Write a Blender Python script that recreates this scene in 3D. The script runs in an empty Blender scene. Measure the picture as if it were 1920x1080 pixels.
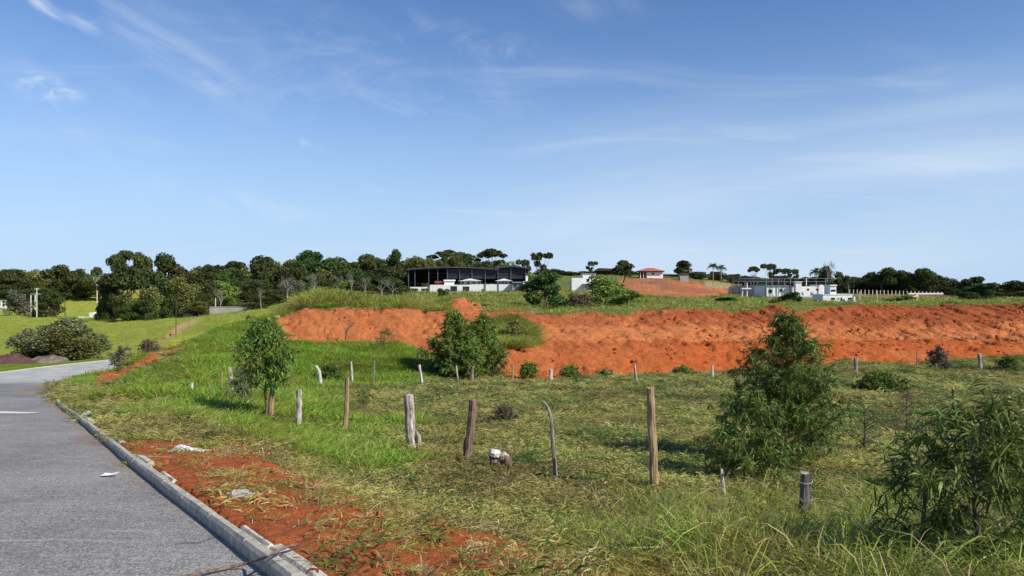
import bpy, math, random
import numpy as np
R = math.radians
rng = np.random.default_rng(7)
random.seed(7)
SC = bpy.context.scene
COL = SC.collection

# ------------------------------------------------------------------ camera, sky, sun
CAMZ, F = 1.6, 1387.0
cam = bpy.data.cameras.new('camera'); cam.sensor_width = 36; cam.lens = 36 * F / 1920
cam.clip_start = 0.05; cam.clip_end = 6000
co = bpy.data.objects.new('camera', cam); COL.objects.link(co)
co.location = (0, 0, CAMZ); co.rotation_euler = (R(90), 0, 0)
SC.camera = co
SC.view_settings.view_transform = 'Standard'; SC.view_settings.look = 'None'
SC.view_settings.gamma = 1; SC.view_settings.use_curve_mapping = False
SC.view_settings.exposure = 0.2
SC.cycles.max_bounces = 6; SC.cycles.diffuse_bounces = 2; SC.cycles.glossy_bounces = 2
SC.cycles.transmission_bounces = 4; SC.cycles.transparent_max_bounces = 6
SC.cycles.use_denoising = True

SUN_EL, SUN_AZ = 38.0, 122.0          # azimuth clockwise from +Y (camera looks to +Y)
w = bpy.data.worlds.new('World'); SC.world = w; w.use_nodes = True
nt = w.node_tree; nt.nodes.clear()
def N(nt, t, **k):
    n = nt.nodes.new(t)
    for a, b in k.items():
        if a == 'inp':
            for i, v in b.items(): n.inputs[i].default_value = v
        else: setattr(n, a, b)
    return n
L = lambda nt, a, b: nt.links.new(a, b)
sky = N(nt, 'ShaderNodeTexSky', sky_type='NISHITA', sun_disc=False, sun_elevation=R(SUN_EL), sun_rotation=R(SUN_AZ),
        altitude=600, air_density=1.2, dust_density=0.15, ozone_density=4.5)
tc = N(nt, 'ShaderNodeTexCoord')
sep = N(nt, 'ShaderNodeSeparateXYZ'); L(nt, tc.outputs['Generated'], sep.inputs[0])
mz = N(nt, 'ShaderNodeMath', operation='MAXIMUM', inp={1: 0.04}); L(nt, sep.outputs[2], mz.inputs[0])
az_ = N(nt, 'ShaderNodeMath', operation='ADD', inp={1: 0.10}); L(nt, mz.outputs[0], az_.inputs[0])
dx = N(nt, 'ShaderNodeMath', operation='DIVIDE'); L(nt, sep.outputs[0], dx.inputs[0]); L(nt, az_.outputs[0], dx.inputs[1])
dy = N(nt, 'ShaderNodeMath', operation='DIVIDE'); L(nt, sep.outputs[1], dy.inputs[0]); L(nt, az_.outputs[0], dy.inputs[1])
cb = N(nt, 'ShaderNodeCombineXYZ'); L(nt, dx.outputs[0], cb.inputs[0]); L(nt, dy.outputs[0], cb.inputs[1])
def cloud(rot, scl, nscale, lo, hi, detail=7, off=(0, 0, 0), rough=0.6, dist=0.6):
    mp = N(nt, 'ShaderNodeMapping'); mp.inputs['Rotation'].default_value = (0, 0, R(rot)); mp.inputs['Scale'].default_value = scl
    mp.inputs['Location'].default_value = off
    L(nt, cb.outputs[0], mp.inputs[0])
    no = N(nt, 'ShaderNodeTexNoise', inp={'Scale': nscale, 'Detail': detail, 'Roughness': rough, 'Distortion': dist}); L(nt, mp.outputs[0], no.inputs['Vector'])
    mr = N(nt, 'ShaderNodeMapRange', interpolation_type='SMOOTHSTEP', inp={1: lo, 2: hi}); L(nt, no.outputs[0], mr.inputs[0])
    return mr.outputs[0]
def mul(a, b, k=None):
    m = N(nt, 'ShaderNodeMath', operation='MULTIPLY'); L(nt, a, m.inputs[0])
    if k is None: L(nt, b, m.inputs[1])
    else: m.inputs[1].default_value = k
    return m.outputs[0]
def add(a, b):
    m = N(nt, 'ShaderNodeMath', operation='ADD', use_clamp=True); L(nt, a, m.inputs[0]); L(nt, b, m.inputs[1]); return m.outputs[0]
# thin cirrus: fine streaky noise, gathered into a few wisps and one broad veil (all tied to world directions)
def math1(op, a, b=None, k=None, k0=None):
    m = N(nt, 'ShaderNodeMath', operation=op)
    if k0 is not None: m.inputs[0].default_value = k0; L(nt, a, m.inputs[1]); return m.outputs[0]
    L(nt, a, m.inputs[0])
    if b is not None: L(nt, b, m.inputs[1])
    elif k is not None: m.inputs[1].default_value = k
    return m.outputs[0]
yy = math1('MAXIMUM', sep.outputs[1], k=.02)
ga = math1('DIVIDE', sep.outputs[0], yy); ge_ = math1('DIVIDE', sep.outputs[2], yy)
front = N(nt, 'ShaderNodeMapRange', inp={1: .05, 2: .3}); L(nt, sep.outputs[1], front.inputs[0])
gv = N(nt, 'ShaderNodeCombineXYZ'); L(nt, ga, gv.inputs[0]); L(nt, ge_, gv.inputs[1])
def streak(rot, sx_, sy_, nscale, lo, hi, off=(0, 0, 0), dist=1.0, detail=9, rough=.62):
    mp = N(nt, 'ShaderNodeMapping', vector_type='TEXTURE'); mp.inputs['Rotation'].default_value = (0, 0, R(rot)); mp.inputs['Scale'].default_value = (sx_, sy_, 1); mp.inputs['Location'].default_value = off
    L(nt, gv.outputs[0], mp.inputs[0])
    no = N(nt, 'ShaderNodeTexNoise', inp={'Scale': nscale, 'Detail': detail, 'Roughness': rough, 'Distortion': dist}); L(nt, mp.outputs[0], no.inputs['Vector'])
    mr = N(nt, 'ShaderNodeMapRange', interpolation_type='SMOOTHSTEP', inp={1: lo, 2: hi}); L(nt, no.outputs[0], mr.inputs[0]); return mr.outputs[0]
def blob(px, py, rot, sx_, sy_, pw=1.0):
    mp = N(nt, 'ShaderNodeMapping', vector_type='TEXTURE'); mp.inputs['Location'].default_value = ((px - 960) / F, (540 - py) / F, 0)
    mp.inputs['Rotation'].default_value = (0, 0, R(rot)); mp.inputs['Scale'].default_value = (sx_ / F, sy_ / F, 1); L(nt, gv.outputs[0], mp.inputs[0])
    ln = N(nt, 'ShaderNodeVectorMath', operation='LENGTH'); L(nt, mp.outputs[0], ln.inputs[0])
    mr = N(nt, 'ShaderNodeMapRange', interpolation_type='SMOOTHSTEP', inp={1: 1.0, 2: 0.0, 3: 0, 4: pw}); L(nt, ln.outputs['Value'], mr.inputs[0]); return mr.outputs[0]
sA = streak(-32, 3.2, .8, 9, .36, .70); sB = streak(8, 4.0, .55, 3.2, .30, .75, dist=.5, detail=7, rough=.5); sC = streak(-12, 1.6, .9, 12, .42, .74, (2, 1, 0), 1.6)
W_ = None
for (px_, py_, rot, a_, b_, pw, st) in [(85, 15, -38, 65, 20, 1.1, sA), (150, 42, -25, 55, 22, .75, sA), (255, 55, -33, 150, 36, .38, sA), (370, 115, -35, 150, 40, .22, sA), (85, 165, -14, 95, 40, 2.2, sC), (592, 252, 10, 52, 40, 1.6, sC), (405, 155, -10, 60, 30, .4, sC),
        (900, 75, -15, 260, 50, .17, sC), (1120, 10, 5, 240, 45, .16, sA), (450, 380, -12, 260, 45, .26, sC), (250, 150, 0, 420, 260, .16, sA), (700, 160, -10, 420, 200, .18, sC), (1850, 370, 10, 640, 150, 1.0, sB), (1420, 405, 8, 900, 170, .8, sB), (1300, 260, 8, 520, 110, .28, sB), (1800, 250, 15, 500, 170, .5, sB), (1350, 470, 3, 900, 130, .7, sB)]:
    q = mul(blob(px_, py_, rot, a_, b_, pw), st); W_ = q if W_ is None else add(W_, q)
gen = mul(cloud(-25, (1.0, 2.0, 1), .9, 0.5, 0.85, 8, (3.1, 1.7, 0), .6, .8), None, .25)
cf = add(mul(W_, front.outputs[0]), gen)
tint = N(nt, 'ShaderNodeMixRGB', blend_type='MULTIPLY', inp={0: 1.0, 2: (.79, .925, 1.15, 1)}); L(nt, sky.outputs[0], tint.inputs[1])
hz = N(nt, 'ShaderNodeMapRange', interpolation_type='SMOOTHERSTEP', inp={1: .42, 2: -.12, 3: 0, 4: .93}); L(nt, sep.outputs[2], hz.inputs[0])
mix2 = N(nt, 'ShaderNodeMixRGB', inp={2: (4.45, 6.1, 8.5, 1)}); L(nt, hz.outputs[0], mix2.inputs[0]); L(nt, tint.outputs[0], mix2.inputs[1])
mix = N(nt, 'ShaderNodeMixRGB', inp={2: (6.9, 7.7, 8.6, 1)}); L(nt, cf, mix.inputs[0]); L(nt, mix2.outputs[0], mix.inputs[1])
bg = N(nt, 'ShaderNodeBackground', inp={'Strength': 0.098}); L(nt, mix.outputs[0], bg.inputs[0])
wo = N(nt, 'ShaderNodeOutputWorld'); L(nt, bg.outputs[0], wo.inputs[0])

sd = bpy.data.lights.new('sun', 'SUN'); sd.energy = 5.0; sd.angle = R(0.53); sd.color = (1.0, 0.93, 0.82)
so = bpy.data.objects.new('sun', sd); COL.objects.link(so); so.location = (30, -20, 40)
so.rotation_euler = (R(90 - SUN_EL), 0, R(180 - SUN_AZ))

# ------------------------------------------------------------------ numeric helpers
def hsh(ix, iy, s):
    h = (ix.astype(np.int64) * 374761393 + iy.astype(np.int64) * 668265263 + s * 1442695041) & 0xffffffff
    h = ((h ^ (h >> 13)) * 1274126177) & 0xffffffff
    return ((h ^ (h >> 16)) & 0xffffff) / float(0xffffff)
def vnoise(x, y, s=0):
    x = np.asarray(x, float); y = np.asarray(y, float)
    ix = np.floor(x); iy = np.floor(y); fx = x - ix; fy = y - iy
    fx = fx * fx * (3 - 2 * fx); fy = fy * fy * (3 - 2 * fy)
    a = hsh(ix, iy, s); b = hsh(ix + 1, iy, s); c = hsh(ix, iy + 1, s); d = hsh(ix + 1, iy + 1, s)
    return (a * (1 - fx) + b * fx) * (1 - fy) + (c * (1 - fx) + d * fx) * fy
def fbm(x, y, s=0, o=4):
    r = 0; a = 1; t = 0
    for k in range(o):
        r = r + a * vnoise(x * 2 ** k, y * 2 ** k, s + k * 17); t += a; a *= .5
    return r / t
def sstep(a, b, x):
    t = np.clip((x - a) / (b - a), 0, 1); return t * t * (3 - 2 * t)

# ------------------------------------------------------------------ terrain: profiles of the valley and the red banks
NEAR = [(4.5, 1135), (10, 935), (20, 807)]
T = {
 -1400: [(4.5, 945), (10, 860), (20, 780), (30, 739), (38, 722), (44, 704), (50, 696), (56, 688), (70, 672), (110, 636), (150, 612), (220, 592), (320, 548), (600, 540)],
 0:    [(4.5, 1080), (10, 861), (20, 778), (30, 739), (38, 722), (44, 704), (50, 694), (56, 688), (70, 674), (110, 640), (150, 612), (220, 592), (320, 548), (600, 540)],
 100:  [(4.5, 1080), (10, 861), (20, 776), (30, 737), (38, 722), (46, 702), (50, 694), (54, 688), (70, 670), (110, 636), (150, 610), (220, 592), (320, 549), (600, 540)],
 200:  [(4.5, 1080), (10, 858), (20, 768), (30, 729), (38, 707), (44, 697), (49, 690), (54, 687), (70, 660), (110, 620), (150, 599), (220, 592), (320, 552), (600, 530)],
 270:  [(4.5, 1080), (10, 858), (20, 768), (30, 722), (38, 693), (44, 675), (48, 668), (54, 672), (70, 650), (110, 612), (150, 597), (220, 585), (320, 545), (600, 525)],
 340:  [(4.5, 1080), (10, 860), (20, 772), (30, 718), (38, 682), (45, 660), (49, 650), (54, 652), (70, 634), (110, 606), (150, 594), (220, 570), (320, 535), (600, 515)],
 440:  [(4.5, 1085), (10, 875), (20, 785), (30, 722), (38, 684), (45, 652), (52, 625), (58, 608), (70, 604), (110, 592), (150, 584), (220, 560), (320, 530), (600, 510)],
 500:  [(4.5, 1090), (10, 890), (20, 790), (30, 745), (38, 710), (46, 668), (54, 628), (58, 602), (66, 592), (100, 584), (150, 576), (220, 555), (320, 528), (600, 508)],
 540:  [(4.5, 1098), (10, 905), (20, 795), (31, 748), (41, 722), (50, 668), (56, 640), (60, 592), (66, 575), (100, 572), (150, 566), (220, 550), (320, 525), (600, 508)],
 620:  [(4.5, 1110), (10, 918), (20, 803), (32, 749), (42, 723), (52, 660), (57, 640), (60, 574), (66, 560), (100, 562), (150, 560), (220, 548), (320, 525), (600, 508)],
 700:  [(4.5, 1120), (10, 928), (20, 806), (32, 748), (42, 725), (52, 664), (57, 648), (60, 579), (70, 572), (100, 566), (150, 558), (220, 548), (320, 525), (600, 508)],
 790:  [(4.5, 1128), (10, 932), (20, 807), (33, 745), (43, 722), (51, 668), (56, 654), (61, 583), (72, 577), (100, 568), (150, 556), (220, 548), (320, 520), (600, 505)],
 860:  [(4.5, 1130), (10, 934), (20, 807), (33, 745), (45, 715), (51, 660), (55, 650), (62, 576), (66, 566), (100, 571), (150, 556), (220, 548), (320, 522), (600, 508)],
 940:  [(4.5, 1132), (10, 935), (20, 807), (33, 745), (46, 711), (50, 654), (53.5, 647), (62, 583), (80, 577), (110, 566), (150, 555), (220, 547), (320, 520), (600, 512)],
 1100: [(4.5, 1135), (10, 935), (20, 807), (33, 745), (46, 714), (51, 651), (54.5, 644), (63, 586), (80, 580), (110, 568), (150, 558), (220, 540), (330, 514), (600, 512)],
 1250: [(4.5, 1140), (10, 937), (20, 808), (34, 745), (48, 708), (53, 646), (56.5, 640), (65, 580), (80, 574), (110, 566), (150, 558), (215, 548), (300, 519), (600, 514)],
 1400: [(4.5, 1145), (10, 942), (20, 812), (35, 742), (51, 700), (56, 641), (59.5, 636), (68, 579), (80, 574), (110, 568), (150, 564), (220, 552), (330, 532), (600, 520)],
 1460: [(4.5, 1148), (10, 944), (20, 814), (35, 742), (52, 696), (57, 640), (60.5, 635), (69, 572), (80, 577), (110, 570), (150, 566), (220, 554), (330, 536), (600, 522)],
 1600: [(4.5, 1150), (10, 948), (20, 816), (35, 742), (53, 690), (58.5, 640), (62, 635), (71, 574), (84, 578), (120, 574), (160, 569), (220, 559), (330, 545), (600, 528)],
 1750: [(4.5, 1152), (10, 952), (20, 818), (36, 740), (55, 685), (60, 640), (63.5, 634), (73, 575), (84, 574), (120, 570), (160, 566), (220, 561), (330, 546), (600, 530)],
 1920: [(4.5, 1155), (10, 955), (20, 820), (37, 738), (57, 680), (62, 639), (65.5, 633), (75, 571), (84, 568), (120, 566), (160, 564), (220, 562), (330, 552), (600, 535)],
 3400: [(4.5, 1155), (10, 955), (20, 820), (37, 738), (57, 680), (62, 639), (65.5, 633), (75, 568), (84, 566), (120, 566), (160, 564), (220, 560), (330, 550), (600, 535)],
}
TC = np.array(sorted(T), float)
TY = np.array([[0.0] + [a for a, b in T[int(c)]] + [2500.0] for c in TC])
TD = np.array([[1.35] + [(b - 540) / F * a for a, b in T[int(c)]] + [(T[int(c)][-1][1] - 540) / F * 2500] for c in TC])
K = TY.shape[1]
def prof(X, Y):
    X = np.asarray(X, float); Y = np.asarray(Y, float)
    px = 960 + F * X / np.maximum(Y, 4.5)
    px = np.clip(px, TC[0], TC[-1] - 1)
    j = np.clip(np.searchsorted(TC, px, side='right') - 1, 0, len(TC) - 2)
    f = (px - TC[j]) / (TC[j + 1] - TC[j])
    f = f * f * (3 - 2 * f) * .5 + f * .5
    yk = TY[j] * (1 - f)[..., None] + TY[j + 1] * f[..., None]
    dk = TD[j] * (1 - f)[..., None] + TD[j + 1] * f[..., None]
    def ev(y):
        k = np.clip((yk <= y[..., None]).sum(-1) - 1, 0, K - 2)
        a = np.take_along_axis(yk, k[..., None], -1)[..., 0]; b = np.take_along_axis(yk, k[..., None] + 1, -1)[..., 0]
        da = np.take_along_axis(dk, k[..., None], -1)[..., 0]; db = np.take_along_axis(dk, k[..., None] + 1, -1)[..., 0]
        t = np.clip((y - a) / (b - a), -2, 1)
        return da + (db - da) * t
    dl = np.where((Y > 44) & (Y < 80), .35, .06 * np.abs(Y) + .2)
    d = (ev(Y - dl) + 2 * ev(Y) + ev(Y + dl)) / 4
    return CAMZ - d
# road
def spline(P, n=8):
    P = np.array(P, float); out = []
    Q = np.vstack([2 * P[0] - P[1], P, 2 * P[-1] - P[-2]])
    for i in range(1, len(Q) - 2):
        for t in np.linspace(0, 1, n, endpoint=False):
            out.append(.5 * ((2 * Q[i]) + (-Q[i - 1] + Q[i + 1]) * t + (2 * Q[i - 1] - 5 * Q[i] + 4 * Q[i + 1] - Q[i + 2]) * t * t + (-Q[i - 1] + 3 * Q[i] - 3 * Q[i + 1] + Q[i + 2]) * t ** 3))
    out.append(P[-1]); return np.array(out)
KERB = spline([(12.4, -15.5), (7.2, -8), (1.65, 0), (-1.46, 4.5), (-4.8, 9.3), (-9.7, 16.5), (-13.5, 22), (-18.7, 30), (-23.4, 37.6), (-25.5, 43.5), (-26.3, 49.5), (-25.6, 55.5), (-23, 61)], 6)
RW = 6.2
def normals2(P):
    t = np.gradient(P, axis=0); t /= np.linalg.norm(t, axis=1)[:, None]
    return np.stack([t[:, 1], -t[:, 0]], 1)        # points right of the travel direction
KN = normals2(KERB)
RY = np.array([-20, -12, 0, 4.5, 9.3, 16.5, 22, 30, 38, 46, 54, 62, 80]); RD = np.array([-.2, .45, 1.35, 1.76, 2.23, 2.95, 3.5, 4.28, 4.97, 5.35, 5.58, 5.7, 5.8])
def roadz(Y):
    Y = np.asarray(Y, float)
    return CAMZ - sum(np.interp(Y + o, RY, RD) for o in (-3, -1.5, 0, 1.5, 3)) / 5
def kdist(X, Y):
    """signed distance to the kerb, positive on the field side"""
    X = np.asarray(X, float); Y = np.asarray(Y, float)
    best = np.full(X.shape, 1e9); sg = np.ones(X.shape)
    for i in range(len(KERB) - 1):
        a = KERB[i]; b = KERB[i + 1]; d = b - a; l2 = (d ** 2).sum()
        t = np.clip(((X - a[0]) * d[0] + (Y - a[1]) * d[1]) / l2, 0, 1)
        ex = X - a[0] - t * d[0]; ey = Y - a[1] - t * d[1]
        q = ex * ex + ey * ey; m = q < best
        best = np.where(m, q, best); sg = np.where(m, np.sign(ex * d[1] - ey * d[0]), sg)
    return np.sqrt(best) * np.where(sg == 0, 1, sg)
def ground(X, Y, detail=True, s=None):
    X = np.asarray(X, float); Y = np.asarray(Y, float)
    z = prof(X, Y)
    if detail:
        amp = np.clip(np.abs(Y) * .006, .03, .5)
        z = z + (fbm(X * .35, Y * .35, 3) - .5) * amp * 2 + .42 * np.exp(-(((X + 4.4) / 2.6) ** 2 + ((Y - 65.4) / 2.2) ** 2)) + (fbm(X * 2.3, Y * 2.3, 9, 3) - .5) * .07
    near = Y < 75
    if s is None:
        s = np.full(X.shape, 99.0)
        if near.any(): s[near] = kdist(X[near], Y[near])
    rz = roadz(Y)
    wR = sstep(3.0, .35, s); wL = sstep(-RW - 5, -RW - .3, s)
    wgt = np.where(s > 0, wR, wL)
    tgt = np.where(s > 0, rz + np.where(s > .12, .075, -.06), np.where(s < -RW, rz + .03, rz - .06))
    wgt = np.where((s <= 0) & (s >= -RW), 1, wgt)
    return np.where(s < 90, z * (1 - wgt) + tgt * wgt, z)
def g1(x, y): return float(ground(np.array([x]), np.array([y]))[0])
_ray = np.concatenate([np.arange(2, 80, .1), np.arange(80, 600, .5)])
def hit(px, py, ymin=2.0):
    """ground point under a pixel of the photograph"""
    Y = _ray[_ray >= ymin]; X = (px - 960) / F * Y; Z = CAMZ - (py - 540) / F * Y
    g = ground(X, Y); m = np.nonzero(g >= Z)[0]
    i = m[0] if len(m) else len(Y) - 1
    return float(X[i]), float(Y[i]), float(g[i])
def inpoly(px, py, poly):
    r = np.zeros(np.shape(px), bool); n = len(poly)
    for i in range(n):
        x1, y1 = poly[i]; x2, y2 = poly[(i + 1) % n]
        if y1 == y2: continue
        c = ((y1 > py) != (y2 > py)) & (px < (x2 - x1) * (py - y1) / (y2 - y1) + x1)
        r ^= c
    return r

BANK = [(508, 602), (560, 585), (640, 574), (700, 578), (830, 583), (852, 570), (900, 566), (905, 582), (990, 584), (1060, 590), (1100, 584), (1180, 594), (1200, 582), (1400, 581), (1450, 573), (1500, 586), (1545, 576), (1920, 570), (2600, 566),
        (2600, 672), (1920, 668), (1780, 673), (1700, 682), (1600, 680), (1400, 697), (1300, 708), (1060, 716), (960, 722), (925, 700), (935, 660), (830, 668), (780, 662), (745, 648), (530, 644)]
GASH = [(168, 728), (176, 700), (205, 698), (250, 682), (300, 660), (345, 645), (352, 655), (300, 675), (240, 700), (205, 735)]
PATH = [(288, 648), (318, 622), (345, 603), (378, 596), (372, 603), (345, 622), (318, 640), (300, 650)]
TERR = [(1160, 522), (1240, 521), (1300, 527), (1365, 530), (1372, 556), (1300, 562), (1150, 556)]
CREAM = [(1320, 527), (1372, 529), (1368, 541), (1326, 541)]
RIGHTF = [(1600, 548), (1770, 546), (1880, 552), (1890, 572), (1850, 573), (1800, 560), (1700, 556), (1600, 558)]
TRENCH = [(1095, 586), (1400, 580), (1400, 600), (1095, 610)]
COLS = dict(bank_up=(.37, .10, .034), bank_mid=(.57, .195, .068), bank_low=(.49, .12, .03), mound=(.48, .15, .055), red=(.53, .15, .05),
            under=(.14, .125, .05), lush=(.06, .095, .02), field=(.30, .33, .05), straw=(.34, .26, .12), path=(.48, .33, .15),
            terr=(.36, .13, .06), brown=(.22, .15, .075), plat=(.15, .165, .04))
def soil(X, Y, s):
    """base colour and redness of the soil at world positions"""
    z0 = ground(X, Y, False, s); Ys = np.maximum(Y, .5)
    px = 960 + F * X / Ys; py = 540 + (CAMZ - z0) / Ys * F
    n1 = fbm(X * .5, Y * .5, 21); n2 = fbm(X * 1.7, Y * 1.7, 31); nj = (fbm(X * .9, Y * .9, 41) - .5)
    jit = np.clip(500 / Ys, 2, 30)
    qx = px + nj * jit * 1.2; qy = py + (n2 - .5) * np.clip(jit, 3, 14)
    C = np.empty(X.shape + (3,)); C[:] = COLS['under']
    def put(m, c):
        m = np.asarray(m, float)[..., None]; C[:] = C * (1 - m) + np.array(COLS[c]) * m
    put(sstep(18, 60, Y), 'plat'); 
    put(sstep(560, 500, px + nj * 60) * (Y > 56), 'field'); put((Y > 170) & (px < 210), 'field')
    put(sstep(.5, .62, n1) * (Y > 8) * (Y < 56) * .5, 'straw')
    put(sstep(800, 700, px + nj * 120) * sstep(22, 30, Y) * (Y < 60) * sstep(745, 725, py + nj * 40), 'lush')
    red = np.zeros(X.shape)
    # banks
    b = inpoly(qx, qy, BANK) & (Y > 40) & (Y < 82)
    hole = inpoly(qx + nj * 30, qy + nj * 10, [(935, 612), (965, 604), (985, 622), (990, 642), (965, 650), (935, 650)])
    b = b & ~hole
    t = (py - 576) / (640 - 576) + (n1 - .5) * .55
    put(b, 'bank_up'); put(b * sstep(.38, .62, t) , 'bank_mid'); put(b * (py > 638 + (n2 - .5) * 3), 'bank_low')
    put(b * (px < 930) * .85, 'mound'); put(b * sstep(.55, .7, fbm(X * .22, Y * .22 + 7, 77)) * .45 * (py > 600), 'bank_mid')
    put(b * sstep(1330, 1120, px) * .4, 'bank_mid')
    red = np.maximum(red, b)
    g = inpoly(qx, qy, GASH) & (Y < 70) & (Y > 30); put(g, 'red'); red = np.maximum(red, g)
    g = inpoly(qx, qy, PATH) & (Y > 56); put(g * .9, 'path'); red = np.maximum(red, g)
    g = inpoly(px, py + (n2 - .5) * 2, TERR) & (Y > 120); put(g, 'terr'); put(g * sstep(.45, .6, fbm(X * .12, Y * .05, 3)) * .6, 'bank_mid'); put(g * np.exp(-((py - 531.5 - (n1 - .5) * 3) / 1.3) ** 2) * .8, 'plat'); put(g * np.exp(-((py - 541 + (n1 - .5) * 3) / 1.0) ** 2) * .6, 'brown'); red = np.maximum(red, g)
    g = inpoly(px, py, CREAM) & (Y > 150); put(g, 'straw'); red = np.maximum(red, g)
    g = inpoly(px, py + (n2 - .5) * 4, RIGHTF) & (Y > 120); put(g * .8, 'brown'); red = np.maximum(red, g * .7)
    # verge
    v = sstep(3.2 + sstep(7, 5, Y) * .7, 2.1, s + (n1 - .5) * 1.7) * (s > 0) * sstep(12.3, 10.9, Y + (n1 - .5) * 2.5) * sstep(.33, .43, n2 * .7 + n1 * .3 + .12 * sstep(6.3, 7.8, Y) + .04)
    v = np.maximum(v, sstep(1.5, .3, s + (n2 - .5) * 1.2) * (s > 0) * (Y > 15) * (Y < 44) * sstep(.44, .56, n1))
    v = np.maximum(v, np.exp(-(((X + 11.5) / 2.2) ** 2 + ((Y - 21.5) / 1.8) ** 2)) * 1.1 * (s > 0))
    v = np.clip(v, 0, 1); put(v, 'red'); red = np.maximum(red, v)
    v2 = sstep(.9, .1, s) * (s > 0) * sstep(38, 44, Y) * .8; put(v2, 'straw')
    return C, red, px, py

# ------------------------------------------------------------------ materials
MATS = {}
def base(name):
    m = bpy.data.materials.new(name); m.use_nodes = True; t = m.node_tree; t.nodes.clear()
    o = N(t, 'ShaderNodeOutputMaterial'); b = N(t, 'ShaderNodeBsdfPrincipled'); L(t, b.outputs[0], o.inputs[0])
    b.inputs['Specular IOR Level'].default_value = .25
    return m, t, b, o
def solid(name, c, rough=.8, nscale=6, namt=.25, bump=.0, metal=0, stretch=None, c2=None, bscale=None):
    if name in MATS: return MATS[name]
    m, t, b, o = base(name)
    tcn = N(t, 'ShaderNodeTexCoord'); vec = tcn.outputs['Object']
    if stretch:
        mp = N(t, 'ShaderNodeMapping'); mp.inputs['Scale'].default_value = stretch; L(t, vec, mp.inputs[0]); vec = mp.outputs[0]
    no = N(t, 'ShaderNodeTexNoise', inp={'Scale': nscale, 'Detail': 6, 'Roughness': .65}); L(t, vec, no.inputs['Vector'])
    rp = N(t, 'ShaderNodeValToRGB'); L(t, no.outputs[0], rp.inputs[0])
    c2 = c2 or tuple(x * (1 - namt * 1.6) for x in c)
    rp.color_ramp.elements[0].position = .32; rp.color_ramp.elements[0].color = (*c2, 1)
    rp.color_ramp.elements[1].position = .66; rp.color_ramp.elements[1].color = (*[min(1, x * (1 + namt * .5)) for x in c], 1)
    L(t, rp.outputs[0], b.inputs['Base Color']); b.inputs['Roughness'].default_value = rough; b.inputs['Metallic'].default_value = metal
    if bump:
        n2 = N(t, 'ShaderNodeTexNoise', inp={'Scale': bscale or nscale * 4, 'Detail': 5}); L(t, vec, n2.inputs['Vector'])
        bp = N(t, 'ShaderNodeBump', inp={'Strength': bump, 'Distance': .02}); L(t, n2.outputs[0], bp.inputs['Height']); L(t, bp.outputs[0], b.inputs['Normal'])
    MATS[name] = m; return m
def leafmat(name, stops, trans=.3, inst=False, patch=(.35, .25), rough=.55):
    """stops: (position, colour) over the random value of each leaf"""
    m, t, b, o = base(name); b.inputs['Roughness'].default_value = rough
    ge = N(t, 'ShaderNodeNewGeometry')
    rp = N(t, 'ShaderNodeValToRGB')
    L(t, ge.outputs['Random Per Island'], rp.inputs[0])
    el = rp.color_ramp.elements
    while len(el) < len(stops): el.new(.5)
    for e, (p, c) in zip(el, stops): e.position = p; e.color = (*c, 1)
    oi = N(t, 'ShaderNodeObjectInfo')
    no = N(t, 'ShaderNodeTexNoise', inp={'Scale': patch[0], 'Detail': 3}); L(t, ge.outputs['Position'], no.inputs['Vector'])
    mr = N(t, 'ShaderNodeMapRange', inp={1: .3, 2: .7, 3: 1 - patch[1], 4: 1 + patch[1]}); L(t, no.outputs[0], mr.inputs[0])
    mr2 = N(t, 'ShaderNodeMapRange', inp={1: 0, 2: 1, 3: .8, 4: 1.2}); L(t, oi.outputs['Random'], mr2.inputs[0])
    mm = N(t, 'ShaderNodeMath', operation='MULTIPLY'); L(t, mr.outputs[0], mm.inputs[0]); L(t, mr2.outputs[0], mm.inputs[1])
    hs = N(t, 'ShaderNodeHueSaturation'); L(t, rp.outputs[0], hs.inputs['Color']); L(t, mm.outputs[0], hs.inputs['Value'])
    mh = N(t, 'ShaderNodeMapRange', inp={1: .35, 2: .65, 3: .475, 4: .52}); L(t, no.outputs[0], mh.inputs[0]); L(t, mh.outputs[0], hs.inputs['Hue'])
    L(t, hs.outputs[0], b.inputs['Base Color'])
    tr = N(t, 'ShaderNodeBsdfTranslucent'); L(t, hs.outputs[0], tr.inputs[0])
    mx = N(t, 'ShaderNodeMixShader', inp={0: trans}); L(t, b.outputs[0], mx.inputs[1]); L(t, tr.outputs[0], mx.inputs[2]); L(t, mx.outputs[0], o.inputs[0])
    MATS[name] = m; return m

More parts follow.
